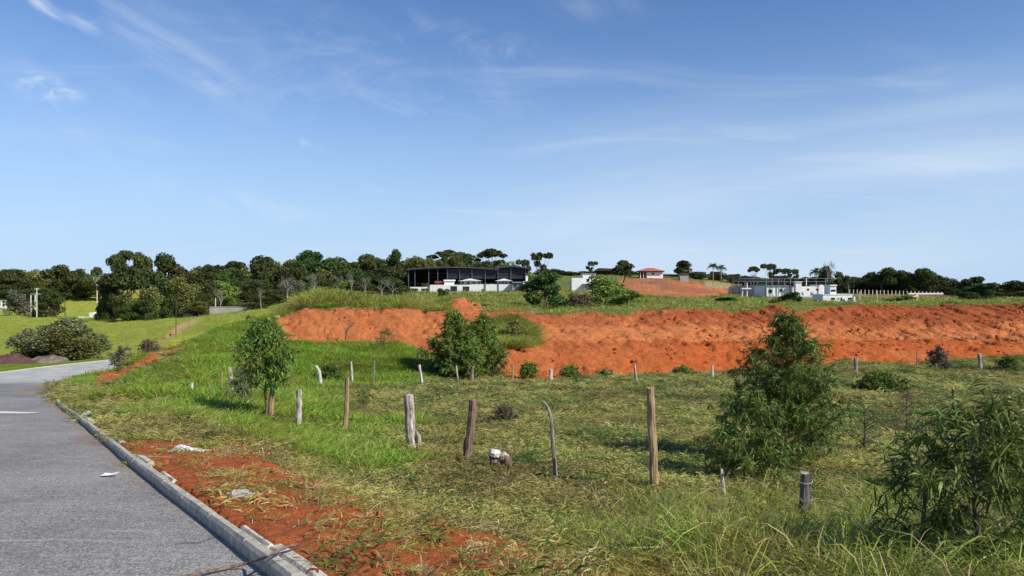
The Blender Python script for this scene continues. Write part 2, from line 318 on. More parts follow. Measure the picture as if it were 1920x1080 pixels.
# ground material
def ground_mat():
    m, t, b, o = base('soil_and_turf'); b.inputs['Roughness'].default_value = .95; b.inputs['Specular IOR Level'].default_value = .1
    at = N(t, 'ShaderNodeAttribute', attribute_name='ground_colour'); ar = N(t, 'ShaderNodeAttribute', attribute_name='redness')
    ge = N(t, 'ShaderNodeNewGeometry')
    n1 = N(t, 'ShaderNodeTexNoise', inp={'Scale': 2.2, 'Detail': 9, 'Roughness': .72}); L(t, ge.outputs['Position'], n1.inputs['Vector'])
    n2 = N(t, 'ShaderNodeTexNoise', inp={'Scale': 14, 'Detail': 6, 'Roughness': .7}); L(t, ge.outputs['Position'], n2.inputs['Vector'])
    mr = N(t, 'ShaderNodeMapRange', inp={1: .28, 2: .72, 3: .66, 4: 1.34}); L(t, n1.outputs[0], mr.inputs[0])
    mr2 = N(t, 'ShaderNodeMapRange', inp={1: .25, 2: .75, 3: .75, 4: 1.25}); L(t, n2.outputs[0], mr2.inputs[0])
    mm = N(t, 'ShaderNodeMath', operation='MULTIPLY'); L(t, mr.outputs[0], mm.inputs[0]); L(t, mr2.outputs[0], mm.inputs[1])
    hs = N(t, 'ShaderNodeHueSaturation'); L(t, at.outputs['Color'], hs.inputs['Color']); L(t, mm.outputs[0], hs.inputs['Value'])
    L(t, hs.outputs[0], b.inputs['Base Color'])
    mp = N(t, 'ShaderNodeMapping'); mp.inputs['Rotation'].default_value = (0, R(-38), R(10)); mp.inputs['Scale'].default_value = (1, 1, 5); L(t, ge.outputs['Position'], mp.inputs[0])
    n3 = N(t, 'ShaderNodeTexNoise', inp={'Scale': 1.3, 'Detail': 7, 'Roughness': .7}); L(t, mp.outputs[0], n3.inputs['Vector'])
    ad = N(t, 'ShaderNodeMath', operation='ADD'); L(t, n3.outputs[0], ad.inputs[0]); L(t, n2.outputs[0], ad.inputs[1])
    bp = N(t, 'ShaderNodeBump', inp={'Strength': 1.0, 'Distance': .14}); L(t, ad.outputs[0], bp.inputs['Height'])
    L(t, bp.outputs[0], b.inputs['Normal'])
    return m
def asphalt_mat():
    m, t, b, o = base('asphalt'); b.inputs['Roughness'].default_value = .8
    ge = N(t, 'ShaderNodeNewGeometry')
    n1 = N(t, 'ShaderNodeTexVoronoi', inp={'Scale': 75.0}); L(t, ge.outputs['Position'], n1.inputs['Vector'])
    n2 = N(t, 'ShaderNodeTexNoise', inp={'Scale': .8, 'Detail': 6, 'Roughness': .65}); L(t, ge.outputs['Position'], n2.inputs['Vector'])
    n4 = N(t, 'ShaderNodeTexNoise', inp={'Scale': 30, 'Detail': 5, 'Roughness': .8}); L(t, ge.outputs['Position'], n4.inputs['Vector'])
    mp = N(t, 'ShaderNodeMapping'); mp.inputs['Scale'].default_value = (.8, 6, 1); mp.inputs['Rotation'].default_value = (0, 0, R(-6)); L(t, ge.outputs['Position'], mp.inputs[0])
    n3 = N(t, 'ShaderNodeTexNoise', inp={'Scale': 2.4, 'Detail': 5, 'Roughness': .6}); L(t, mp.outputs[0], n3.inputs['Vector'])
    sc = N(t, 'ShaderNodeMapRange', inp={1: .57, 2: .70, 3: 0, 4: .6}); L(t, n3.outputs[0], sc.inputs[0])
    ra = N(t, 'ShaderNodeMapRange', inp={1: .3, 2: .7, 3: .78, 4: 1.25}); L(t, n2.outputs[0], ra.inputs[0])
    rb = N(t, 'ShaderNodeMapRange', inp={1: 0, 2: 1, 3: .45, 4: 1.5}); L(t, n1.outputs['Color'], rb.inputs[0])
    rc = N(t, 'ShaderNodeMapRange', inp={1: .3, 2: .7, 3: .55, 4: 1.45}); L(t, n4.outputs[0], rc.inputs[0])
    m1 = N(t, 'ShaderNodeMath', operation='MULTIPLY'); L(t, ra.outputs[0], m1.inputs[0]); L(t, rb.outputs[0], m1.inputs[1])
    m2 = N(t, 'ShaderNodeMath', operation='MULTIPLY'); L(t, m1.outputs[0], m2.inputs[0]); L(t, rc.outputs[0], m2.inputs[1])
    at = N(t, 'ShaderNodeAttribute', attribute_name='ground_colour')
    hs = N(t, 'ShaderNodeHueSaturation'); L(t, at.outputs['Color'], hs.inputs['Color']); L(t, m2.outputs[0], hs.inputs['Value'])
    mx = N(t, 'ShaderNodeMixRGB', inp={2: (.42, .42, .40, 1)}); L(t, sc.outputs[0], mx.inputs[0]); L(t, hs.outputs[0], mx.inputs[1])
    L(t, mx.outputs[0], b.inputs['Base Color'])
    bp = N(t, 'ShaderNodeBump', inp={'Strength': .7, 'Distance': .008}); L(t, n1.outputs['Distance'], bp.inputs['Height']); L(t, bp.outputs[0], b.inputs['Normal'])
    return m

# ------------------------------------------------------------------ mesh helpers
def mesh(name, V, quads=None, tris=None, mat=None, smooth=False):
    V = np.asarray(V, np.float32); me = bpy.data.meshes.new(name)
    quads = np.zeros((0, 4), np.int32) if quads is None else np.asarray(quads, np.int32).reshape(-1, 4)
    tris = np.zeros((0, 3), np.int32) if tris is None else np.asarray(tris, np.int32).reshape(-1, 3)
    nq, ntri = len(quads), len(tris)
    me.vertices.add(len(V)); me.vertices.foreach_set('co', V.ravel())
    me.loops.add(nq * 4 + ntri * 3); me.loops.foreach_set('vertex_index', np.concatenate([quads.ravel(), tris.ravel()]).astype(np.int32))
    me.polygons.add(nq + ntri)
    st = np.concatenate([np.arange(nq) * 4, nq * 4 + np.arange(ntri) * 3]).astype(np.int32)
    me.polygons.foreach_set('loop_start', st)
    me.polygons.foreach_set('use_smooth', np.full(nq + ntri, bool(smooth)))
    me.update(calc_edges=True); me.validate()
    if mat: me.materials.append(mat)
    return me
def obj(name, me, parent=None, link=True, **props):
    o = bpy.data.objects.new(name, me)
    if link: COL.objects.link(o)
    if parent is not None: o.parent = parent
    for k, v in props.items():
        if v is not None: o[k] = v
    return o
def thing(name, loc, label, cat, group=None, rz=0):
    o = bpy.data.objects.new(name, None); COL.objects.link(o); o.location = loc; o.rotation_euler[2] = rz
    o.empty_display_size = .3
    o['label'] = label; o['category'] = cat
    if group: o['group'] = group
    return o
class MB:
    def __init__(s): s.V = []; s.Q = []; s.T = []; s.n = 0
    def add(s, V, Q=(), T_=()):
        V = np.asarray(V, float); s.V.append(V)
        if len(Q): s.Q.append(np.asarray(Q) + s.n)
        if len(T_): s.T.append(np.asarray(T_) + s.n)
        s.n += len(V); return s
    def box(s, x0, x1, y0, y1, z0, z1, rz=0, c=None, jit=0):
        V = np.array([(x, y, z) for z in (z0, z1) for y in (y0, y1) for x in (x0, x1)], float)
        if jit: V += rng.normal(0, jit, V.shape)
        if rz:
            c = c or ((x0 + x1) / 2, (y0 + y1) / 2); a = V[:, :2] - c
            V[:, 0] = c[0] + a[:, 0] * math.cos(rz) - a[:, 1] * math.sin(rz); V[:, 1] = c[1] + a[:, 0] * math.sin(rz) + a[:, 1] * math.cos(rz)
        return s.add(V, [(0, 2, 3, 1), (4, 5, 7, 6), (0, 1, 5, 4), (2, 6, 7, 3), (0, 4, 6, 2), (1, 3, 7, 5)])
    def tube(s, P, r, n=7, cap=True, jit=0):
        P = np.asarray(P, float); r = np.broadcast_to(np.asarray(r, float), (len(P),))
        t = np.gradient(P, axis=0); t /= np.linalg.norm(t, axis=1)[:, None] + 1e-9
        up = np.where(np.abs(t[:, 2:3]) > .9, np.array([[1., 0, 0]]), np.array([[0., 0, 1]]))
        a = np.cross(t, up); a /= np.linalg.norm(a, axis=1)[:, None] + 1e-9; b = np.cross(t, a)
        th = np.linspace(0, 2 * math.pi, n, endpoint=False)
        V = P[:, None] + r[:, None, None] * (np.cos(th)[None, :, None] * a[:, None] + np.sin(th)[None, :, None] * b[:, None]) * (1 + jit * (rng.random((len(P), n, 1)) - .5))
        V = V.reshape(-1, 3); Q = []
        for i in range(len(P) - 1):
            for k in range(n): Q.append((i * n + k, i * n + (k + 1) % n, (i + 1) * n + (k + 1) % n, (i + 1) * n + k))
        T_ = []
        if cap:
            V = np.vstack([V, P[0], P[-1]]); m = len(V)
            for k in range(n):
                T_.append((m - 2, (k + 1) % n, k)); j = (len(P) - 1) * n; T_.append((m - 1, j + k, j + (k + 1) % n))
        return s.add(V, Q, T_)
    def me(s, name, mat, smooth=False):
        return mesh(name, np.vstack(s.V), np.vstack(s.Q) if s.Q else None, np.vstack(s.T) if s.T else None, mat, smooth)
    def build(s, name, mat, parent=None, smooth=False, **p): return obj(name, s.me(name, mat, smooth), parent, **p)
def unit(v): return v / (np.linalg.norm(v, axis=-1, keepdims=True) + 1e-9)
def leaves(P, D, Ln, W, droop=.3, seg=3, side=None):
    """curved tapering leaves: bases P, directions D, lengths, widths"""
    n = len(P); D = unit(D); Ln = np.broadcast_to(Ln, (n,)); W = np.broadcast_to(W, (n,))
    rnd = rng.normal(size=(n, 3)); S = unit(np.cross(D, rnd if side is None else side))
    if seg == 1:
        c = P + D * Ln[:, None] * .5; t = P + D * Ln[:, None]
        V = np.stack([P, c + S * W[:, None] * .5, t, c - S * W[:, None] * .5], 1).reshape(-1, 3)
        return V, np.arange(n * 4).reshape(-1, 4), None
    ts = np.linspace(0, 1, seg + 1); ws = {2: [.35, 1, 0], 3: [.3, 1, .8, 0], 4: [.3, .9, 1, .6, 0]}[seg]
    rows = []
    for k, t in enumerate(ts):
        c = P + D * (Ln * t)[:, None]; c = c + np.array([0, 0, -1.0]) * (Ln * droop * t * t)[:, None]
        if k < seg: rows += [c - S * (W * ws[k] * .5)[:, None], c + S * (W * ws[k] * .5)[:, None]]
        else: rows += [c]
    V = np.stack(rows, 1); m = V.shape[1]; V = V.reshape(-1, 3); b = np.arange(n) * m
    Q = np.concatenate([np.stack([b + 2 * k, b + 2 * k + 1, b + 2 * k + 3, b + 2 * k + 2], 1) for k in range(seg - 1)])
    T_ = np.stack([b + 2 * seg - 2, b + 2 * seg - 1, b + 2 * seg], 1)
    return V, Q, T_
def rdir(n, up=0.0):
    v = rng.normal(size=(n, 3)); v = unit(v); v[:, 2] += up; return unit(v)

# ------------------------------------------------------------------ ground sheet
def linspace_cat(*a): return np.unique(np.concatenate([np.linspace(*x) for x in a]))
rowsY = linspace_cat((-16, 3, 30), (3, 16, 120), (16, 44, 120), (44, 80, 230), (80, 230, 90), (230, 620, 60), (620, 2400, 12))
uc = linspace_cat((-1.5, -.63, 40), (-.63, .63, 760), (.63, 1.5, 40))
YY, UU = np.meshgrid(rowsY, uc, indexing='ij'); XX = UU * (YY + 26) * np.where(YY < 60, 1, 1)
XX = UU * (np.maximum(YY, -16) + 19)
S_ = np.full(XX.shape, 99.0); mk = YY < 75; S_[mk] = kdist(XX[mk], YY[mk])
ZZ = ground(XX, YY, True, S_)
Cc, RED, PX, PY = soil(XX, YY, S_)
# clods, gullies and machine grooves on the cut earth
bk = RED * (YY > 40) * (YY < 85)
gx = XX * 1.0 + ZZ * 1.6
gro = fbm(gx * 1.6, ZZ * .5 + YY * .12, 55, 4); pit = fbm(XX * 1.1, ZZ * 2.4 + YY * .4, 65, 4)
rid = 1 - np.abs(2 * fbm((XX * .8 + ZZ * 1.1) * 1.9, (ZZ - XX * .25) * .45 + YY * .1, 83, 3) - 1)
ZZ = ZZ - bk * sstep(59, 63, YY) * rid ** 6 * .30 * (.3 + sstep(8, 26, XX))
ZZ = ZZ + bk * ((gro - .5) * .36 - sstep(.62, .70, pit) * .20 + (fbm(XX * 5, YY * 5, 15, 2) - .5) * .16)
vg = RED * (YY < 40); ZZ = ZZ + vg * (fbm(XX * 6, YY * 6, 25, 3) - .45) * .10
nv = XX.size; nr, nc = XX.shape
idx = np.arange(nv).reshape(nr, nc)
Q = np.stack([idx[:-1, :-1], idx[:-1, 1:], idx[1:, 1:], idx[1:, :-1]], -1).reshape(-1, 4)
gm = mesh('ground', np.stack([XX, YY, ZZ], -1).reshape(-1, 3), Q, None, ground_mat(), True)
ca = gm.color_attributes.new('ground_colour', 'FLOAT_COLOR', 'POINT')
ca.data.foreach_set('color', np.concatenate([Cc, np.ones(Cc.shape[:2] + (1,))], -1).astype(np.float32).ravel())
obj('ground', gm, kind='structure')

# ------------------------------------------------------------------ road, its marking, the kerb
rs = np.concatenate([np.linspace(-RW, -.0, 40)])
kk = spline(KERB, 6); kn = normals2(kk)
RX = kk[:, None, 0] + kn[:, None, 0] * rs[None]; RYY = kk[:, None, 1] + kn[:, None, 1] * rs[None]
RZ = roadz(RYY) + (fbm(RX * .8, RYY * .8, 5, 2) - .5) * .012
ii = np.arange(RX.size).reshape(RX.shape)
Q = np.stack([ii[:-1, :-1], ii[:-1, 1:], ii[1:, 1:], ii[1:, :-1]], -1).reshape(-1, 4)
rm = mesh('road', np.stack([RX, RYY, RZ], -1).reshape(-1, 3), Q, None, asphalt_mat(), True)
rn = fbm(RX * .7, RYY * .7, 91)
rc = np.empty(RX.shape + (3,)); rc[:] = (.255, .243, .222)
def rput(m, c):
    m = np.clip(m, 0, 1)[..., None]; rc[:] = rc * (1 - m) + np.array(c) * m
rput(sstep(27, 27.3, RYY), (.20, .20, .195)); rput(sstep(38, 42, RYY + rn * 2), (.42, .42, .38))
rput(sstep(1.3, .2, -rs[None] + (rn - .5) * 3) * sstep(26, 30, RYY) * sstep(42, 36, RYY) * .45, (.32, .2, .14))
rput(sstep(.4, .02, -rs[None] + (rn - .5) * .5) * sstep(5, 9, RYY) * .45, (.30, .17, .11))
ca = rm.color_attributes.new('ground_colour', 'FLOAT_COLOR', 'POINT')
ca.data.foreach_set('color', np.concatenate([rc, np.ones(rc.shape[:2] + (1,))], -1).astype(np.float32).ravel())
obj('road', rm, kind='structure')
def sheet_on_road(name, pts, mat, lift=.004, **p):
    V = [(x, y, float(roadz(y)) + lift + .006) for x, y in pts]
    n = len(pts) // 2
    return obj(name, mesh(name, V, [(i, i + 1, 2 * n - 2 - i, 2 * n - 1 - i) for i in range(n - 1)], None, mat), **p)
wp = solid('worn_white_paint', (.72, .72, .68), .8, 22, .25)
xs = np.linspace(-15.8, -12.1, 14)
top = [(x, 19.35 - max(0, x + 13) * .5 + random.uniform(-.08, .08)) for x in xs]; bot = [(x, 17.9 + (x + 15.8) * .2 + random.uniform(-.12, .12)) for x in xs[::-1]]
sheet_on_road('road_marking', top + bot, wp, kind='structure')
# pale concrete edge along the outer side of the bend
ow = MB(); oe = kk + kn * -(RW + .1); oi_ = kk + kn * -(RW - .35)
m_ = (kk[:, 1] > 25)
A = oe[m_]; B = oi_[m_]; za = roadz(A[:, 1]) + .05; zb = roadz(B[:, 1]) + .012
V = np.concatenate([np.c_[A, za], np.c_[B, zb]]); n = len(A)
obj('road_edge', mesh('road_edge', V, [(i, i + 1, n + i + 1, n + i) for i in range(n - 1)], None, solid('pale_concrete_edge', (.62, .58, .42), .9, 3, .2)), kind='structure')

concrete = solid('weathered_concrete', (.50, .455, .37), .9, 9, .28, bump=.5, bscale=60)
concrete2 = solid('pale_kerb_backing', (.66, .60, .48), .9, 7, .3, bump=.6, bscale=45)
kroot = bpy.data.objects.new('kerb', None); COL.objects.link(kroot); kroot['kind'] = 'structure'
seg = np.r_[0, np.cumsum(np.linalg.norm(np.diff(kk, axis=0), axis=1))]
def kp(s):
    x = np.interp(s, seg, kk[:, 0]); y = np.interp(s, seg, kk[:, 1]); return np.array([x, y])
def kerb_stone(s0, s1, back=False):
    a = kp(s0 + .008); b = kp(s1 - .008); d = (b - a) / np.linalg.norm(b - a); nrm = np.array([d[1], -d[0]])
    w0, w1 = (0.0, .085) if not back else (.098, .098 + random.uniform(.05, .10))
    h = .10 if not back else .098 + random.uniform(-.006, .006); j = random.uniform(-.005, .005) if not back else random.uniform(-.008, .008)
    mb = MB(); rows = []
    for p in (a, (a + b) / 2, b):
        z = float(roadz(p[1])); 
        e = rng.normal(0, .0025 if not back else .004, 6)
        o = [(w0 + j, -.12), (w0 + j, h - .025 + e[0]), (w0 + j + .02, h + e[1]), (w1 + j - .01 + e[2], h + e[3]), (w1 + j, h - .02), (w1 + j, -.12)]
        rows.append([(p[0] + nrm[0] * q, p[1] + nrm[1] * q, z + hh) for q, hh in o])
    V = np.array(rows).reshape(-1, 3); Qs = []
    for i in range(2):
        for k in range(6): Qs.append((i * 6 + k, i * 6 + (k + 1) % 6, (i + 1) * 6 + (k + 1) % 6, (i + 1) * 6 + k))
    Ts = [(0, 1, 2), (0, 2, 3), (0, 3, 4), (0, 4, 5), (12, 14, 13), (12, 15, 14), (12, 16, 15), (12, 17, 16)]
    mb.add(V, Qs, Ts); return mb
s = 14.0; kcount = 0
while s < seg[-1] - 12:
    l = 1.0; y = kp(s)[1]
    if not (y > 21 and y < 26.5) and not (y > 33): kerb_stone(s, s + l).build('kerb_stone', concrete, kroot)
    elif y > 21: 
        if random.random() < .75: kerb_stone(s, s + l).build('kerb_stone', concrete2, kroot)
    s += l
s = 14.3
while s < 42:
    l = random.uniform(.5, 1.0)
    if random.random() < (.85 if kp(s)[1] < 7.5 else .5): kerb_stone(s, s + l, True).build('backing_block', concrete2, kroot)
    s += l
# ------------------------------------------------------------------ plant materials
g_past = leafmat('pasture_blades', [(0, (.24, .23, .045)), (.35, (.40, .37, .09)), (.65, (.27, .29, .06)), (.82, (.55, .47, .20)), (1, (.42, .35, .16))], .35, patch=(.45, .3))
g_lush = leafmat('lush_blades', [(0, (0.137, 0.233, 0.020)), (.5, (0.231, 0.362, 0.035)), (.9, (0.336, 0.443, 0.070)), (1, (0.378, 0.396, 0.120))], .4, patch=(.4, .25))
g_tall = leafmat('tall_blades', [(0, (.20, .23, .035)), (.5, (.32, .34, .06)), (.85, (.40, .38, .10)), (1, (.50, .43, .2))], .4, patch=(.4, .22))
g_rank = leafmat('rank_blades', [(0, (0.121, 0.176, 0.024)), (.5, (0.230, 0.297, 0.042)), (.85, (0.351, 0.392, 0.072)), (1, (0.567, 0.499, 0.204))], .4, patch=(.9, .35))
g_straw = leafmat('dry_straw', [(0, (.30, .24, .11)), (.6, (.46, .38, .2)), (1, (.22, .18, .09))], .2, patch=(.6, .2))
g_weed = leafmat('weed_leaves', [(0, (.05, .09, .02)), (.6, (.10, .16, .03)), (1, (.17, .21, .05))], .3, patch=(.5, .25))
l_dark = leafmat('dark_forest_leaves', [(0, (0.031, 0.046, 0.012)), (.6, (0.065, 0.085, 0.019)), (1, (0.107, 0.122, 0.031))], .22, patch=(.06, .35))
l_green = leafmat('deep_green_leaves', [(0, (0.032, 0.071, 0.015)), (.6, (0.058, 0.115, 0.022)), (1, (0.102, 0.166, 0.033))], .25, patch=(.1, .3))
l_olive = leafmat('olive_leaves', [(0, (0.080, 0.090, 0.023)), (.6, (0.136, 0.150, 0.036)), (1, (0.208, 0.210, 0.058))], .25, patch=(.08, .3))
l_yel = leafmat('yellow_green_leaves', [(0, (.12, .13, .03)), (.6, (.2, .21, .05)), (1, (.3, .28, .08))], .3, patch=(.2, .25))
l_grey = leafmat('grey_green_leaves', [(0, (.09, .09, .06)), (.6, (.15, .15, .10)), (1, (.22, .21, .15))], .2, patch=(.2, .25))
l_greyolive = leafmat('grey_olive_leaves', [(0, (.065, .08, .03)), (.6, (.13, .155, .055)), (1, (.24, .24, .12))], .22, patch=(.3, .35))
l_bush = leafmat('narrow_bush_leaves', [(0, (0.068, 0.114, 0.019)), (.55, (0.128, 0.202, 0.033)), (1, (0.235, 0.299, 0.065))], .28, patch=(1.2, .28), rough=.42)
l_feath = leafmat('feathery_leaves', [(0, (0.094, 0.156, 0.026)), (.6, (0.168, 0.254, 0.046)), (1, (0.281, 0.352, 0.078))], .25, patch=(.6, .3))
l_brown = leafmat('dry_bush_leaves', [(0, (.10, .07, .045)), (.6, (.17, .12, .08)), (1, (.2, .19, .09))], .15, patch=(.8, .25))
bark = solid('bark', (.17, .13, .095), .95, 5, .4, bump=.6, stretch=(1, 1, .15))
bark_pale = solid('pale_bark', (.42, .38, .32), .95, 5, .3, bump=.5, stretch=(1, 1, .15))

# ------------------------------------------------------------------ grass: clumps instanced over the ground
def clump(name, n, h, spread, wid, mat, lean=.5, droop=.4, seg=3, dry=0, stems=0):
    P = np.c_[rng.normal(0, spread, (n, 2)), np.full(n, -.02)]
    D = np.c_[P[:, :2] / max(spread, .01) * lean * .5 + rng.normal(0, lean * .5, (n, 2)), np.ones(n)]
    Ln = h * rng.uniform(.45, 1.15, n)
    V, Q, T_ = leaves(P, D, Ln, wid * rng.uniform(.6, 1.3, n), droop, seg)
    me = mesh(name, V, Q, T_, mat); return me
def sprawl(name, n, L_, mat, w, h=.05):
    """creeping leafy runners of pasture grass lying over one another"""
    P = np.c_[rng.uniform(-L_, L_, (n, 2)), rng.uniform(0, h, n)]
    a = rng.uniform(0, 6.28, n); D = np.c_[np.cos(a), np.sin(a), rng.uniform(.05, 1.1, n)]
    V, Q, T_ = leaves(P, D, rng.uniform(.07, .19, n), w * rng.uniform(.6, 1.3, n), .45, 2)
    return mesh(name, V, Q, T_, mat)
def scatter(name, protos, P, S, idx, label, cat, mat0, tilt=.12):
    """one countless mass of plants: points with a turn, a size and a kind, instanced"""
    n = len(P)
    me = bpy.data.meshes.new(name); me.vertices.add(n); me.vertices.foreach_set('co', np.asarray(P, np.float32).ravel())
    rot = np.c_[rng.normal(0, tilt, (n, 2)), rng.uniform(0, 6.283, n)].astype(np.float32)
    a = me.attributes.new('rot', 'FLOAT_VECTOR', 'POINT'); a.data.foreach_set('vector', rot.ravel())
    a = me.attributes.new('scl', 'FLOAT_VECTOR', 'POINT'); a.data.foreach_set('vector', np.asarray(S, np.float32).ravel())
    a = me.attributes.new('kind_index', 'INT', 'POINT'); a.data.foreach_set('value', np.asarray(idx, np.int32))
    o = obj(name, me, kind='stuff', label=label, category=cat)
    ng = bpy.data.node_groups.new(name + '_scatter', 'GeometryNodeTree')
    ng.interface.new_socket('Geometry', in_out='INPUT', socket_type='NodeSocketGeometry')
    ng.interface.new_socket('Geometry', in_out='OUTPUT', socket_type='NodeSocketGeometry')
    gi = ng.nodes.new('NodeGroupInput'); go = ng.nodes.new('NodeGroupOutput')
    cur = gi.outputs[0]; outs = []
    def attr(nm, ty):
        x = ng.nodes.new('GeometryNodeInputNamedAttribute'); x.data_type = ty; x.inputs[0].default_value = nm
        return [q for q in x.outputs if q.enabled][0]
    ki = attr('kind_index', 'INT'); ro = attr('rot', 'FLOAT_VECTOR'); sc = attr('scl', 'FLOAT_VECTOR')
    jn = ng.nodes.new('GeometryNodeJoinGeometry')
    for k, pm in enumerate(protos):
        po = bpy.data.objects.new(pm.name, pm)
        oi = ng.nodes.new('GeometryNodeObjectInfo'); oi.inputs[0].default_value = po; oi.inputs['As Instance'].default_value = True
        cmp_ = ng.nodes.new('FunctionNodeCompare'); cmp_.data_type = 'INT'; cmp_.operation = 'EQUAL'
        ins = [q for q in cmp_.inputs if q.enabled]; ng.links.new(ki, ins[0]); ins[1].default_value = k
        ip = ng.nodes.new('GeometryNodeInstanceOnPoints')
        ng.links.new(cur, ip.inputs['Points']); ng.links.new(cmp_.outputs[0], ip.inputs['Selection']); ng.links.new(oi.outputs['Geometry'], ip.inputs['Instance'])
        ng.links.new(ro, ip.inputs['Rotation']); ng.links.new(sc, ip.inputs['Scale']); ng.links.new(ip.outputs[0], jn.inputs[0])
    ng.links.new(jn.outputs[0], go.inputs[0])
    md = o.modifiers.new('scatter', 'NODES'); md.node_group = ng
    return o
def samples(n, y0, y1, p=1.0, lim=.74, x0=None, x1=None):
    """more points close by: density falls with distance"""
    u = rng.random(n)
    Y = (y0 ** p + u * (y1 ** p - y0 ** p)) ** (1 / p)
    X = rng.uniform(-lim if x0 is None else x0, lim if x1 is None else x1, n) * Y
    return X, Y
def field(n, y0, y1, p, maskf, lim=.74, x0=None, x1=None):
    X, Y = samples(n, y0, y1, p, lim, x0, x1); s = np.full(n, 99.0); m = Y < 75; s[m] = kdist(X[m], Y[m])
    C, red, px, py = soil(X, Y, s)
    keep = rng.random(n) < maskf(X, Y, s, red, px, py)
    X, Y, s = X[keep], Y[keep], s[keep]
    return X, Y, ground(X, Y, True, s), s, px[keep], py[keep]
OFFROAD = lambda s: ((s > .17) | (s < -RW - .25)).astype(float)

past = [sprawl('pasture_mat', 130, .26, g_past, .014), sprawl('pasture_mat', 100, .24, g_past, .016, .09), sprawl('pasture_mat', 90, .28, g_weed, .02, .07),
        clump('pasture_tuft', 34, .24, .08, .010, g_past, .9, .5, 2), clump('straw_tuft', 26, .26, .09, .008, g_straw, 1.2, .5, 2)]
def mf(X, Y, s, red, px, py):
    lushz = ((px < 780) & (py < 728 + (fbm(X, Y, 3) - .5) * 20) & (Y > 22)) | ((px < 470 + (fbm(X * .5, Y * .5, 33) - .5) * 260) & (Y > 15) & (s > 1.0 + fbm(X, Y, 35)))
    return OFFROAD(s) * (1 - red * .97) * sstep(.12, .5, s) * (1 - lushz * .9) * (Y < 62) * np.where(inpoly(px, py, BANK) & (Y > 44), 0, 1)
X, Y, Z, s, px, py = field(62000, 3.2, 62, 1.15, mf)
sc = np.clip(Y / 14, .85, 2.6) * rng.uniform(.75, 1.25, len(X))
nn = fbm(X * .45, Y * .45, 61)
k = rng.choice(5, len(X), p=[.37, .27, .14, .15, .07]); k = np.where((nn > .6) & (rng.random(len(X)) < .5), 2, k); k = np.where((nn < .40) & (rng.random(len(X)) < .35), 4, k)
scatter('pasture_grass', past, np.c_[X, Y, Z], np.c_[sc, sc, sc * rng.uniform(.6, 1.1, len(X)) * np.clip(14 / Y, .5, 1)], k, 'cropped olive pasture grass covering the sloping paddock behind the posts', 'grass', None)

lush = [clump('lush_tuft', 44, .62, .13, .016, g_lush, .7, .45), clump('lush_tuft', 38, .8, .12, .018, g_lush, .55, .4), clump('tall_tuft', 36, .7, .14, .014, g_tall, .8, .5)]
def mf(X, Y, s, red, px, py):
    a = ((px < 790) & (py < 732 + (fbm(X, Y, 3) - .5) * 24) & (Y > 20) & (Y < 61))
    b = (px < 600 + (fbm(X * .5, Y * .5, 33) - .5) * 200) & (Y > 12) & (s > .7 + 1.6 * (Y < 16)) & (Y < 44) & (fbm(X * .4, Y * .4, 8) > .27)
    c = (s > 2.6 + 1.3 * fbm(X, Y, 28)) & (Y > 8.5) & (Y < 21) & (px < 640 + (fbm(X * .6, Y * .6, 38) - .3) * 500) & (fbm(X * .5, Y * .5, 18) > .33)
    bankp = (inpoly(px, py + 3, BANK) & (Y > 44)) | ((px < 360) & (inpoly(px, py - 6, GASH) | inpoly(px, py - 13, GASH)))
    return OFFROAD(s) * np.maximum(np.maximum(a, b), c * .5) * (red < .3) * ~bankp
X, Y, Z, s, px, py = field(60000, 6, 62, 1.3, mf, x0=-.72, x1=-.08)
edge = sstep(.2, 1.5, s) * .6 + .4
sc = rng.uniform(.6, 1.15, len(X)) * edge * np.where(Y < 20, .72, 1.15) * np.where((px < 360) & (Y > 24), .6, 1)
scatter('lush_grass', lush, np.c_[X, Y, Z], np.c_[sc * 1.2, sc * 1.2, sc * (.55 + .5 * fbm(X * .3, Y * .3, 44))], np.where((Y < 21) & (rng.random(len(X)) < .5), 2, rng.choice(3, len(X), p=[.5, .28, .22])), 'tall bright green grass on the slope beside the road bend', 'grass', None)

# rank grass close to the viewer, its stems crossing
rank = [clump('rank_tuft', 52, .50, .12, .0065, g_tall, 1.1, .6), clump('rank_tuft', 40, .6, .12, .0075, g_rank, .9, .55), clump('straw_tuft', 30, .6, .15, .0045, g_straw, 1.4, .5), clump('rank_tuft', 60, .34, .14, .006, g_past, 1.4, .6), clump('leafy_weed', 50, .26, .1, .010, g_rank, 1.1, .4)]
def mf(X, Y, s, red, px, py):
    near = sstep(9.5, 5.5, Y - np.clip((px - 1000) / 260, -2, 2.5)) 
    return OFFROAD(s) * near * (s > 1.6 + 1.6 * (px < 1000)) * (1 - red * .97) * (.35 + .65 * sstep(.35, .55, fbm(X * .9, Y * .9, 14)))
X, Y, Z, s, px, py = field(17000, 2.6, 13, 1.5, mf, lim=.8)
sc = rng.uniform(.5, 1.3, len(X)) * (.6 + .65 * sstep(900, 1350, px)) * (.55 + .9 * fbm(X * 1.2, Y * 1.2, 19)) * np.clip(.25 + Y / 7.5, .5, 1) * np.where((Y > 6.3) & (Y < 9.5), .72, 1)
scatter('rank_grass', rank, np.c_[X, Y, Z], np.c_[sc, sc, sc], rng.choice(5, len(X), p=[.25, .24, .15, .26, .10]), 'long tangled grass and dry stems growing closest to the viewer', 'grass', None, .2)

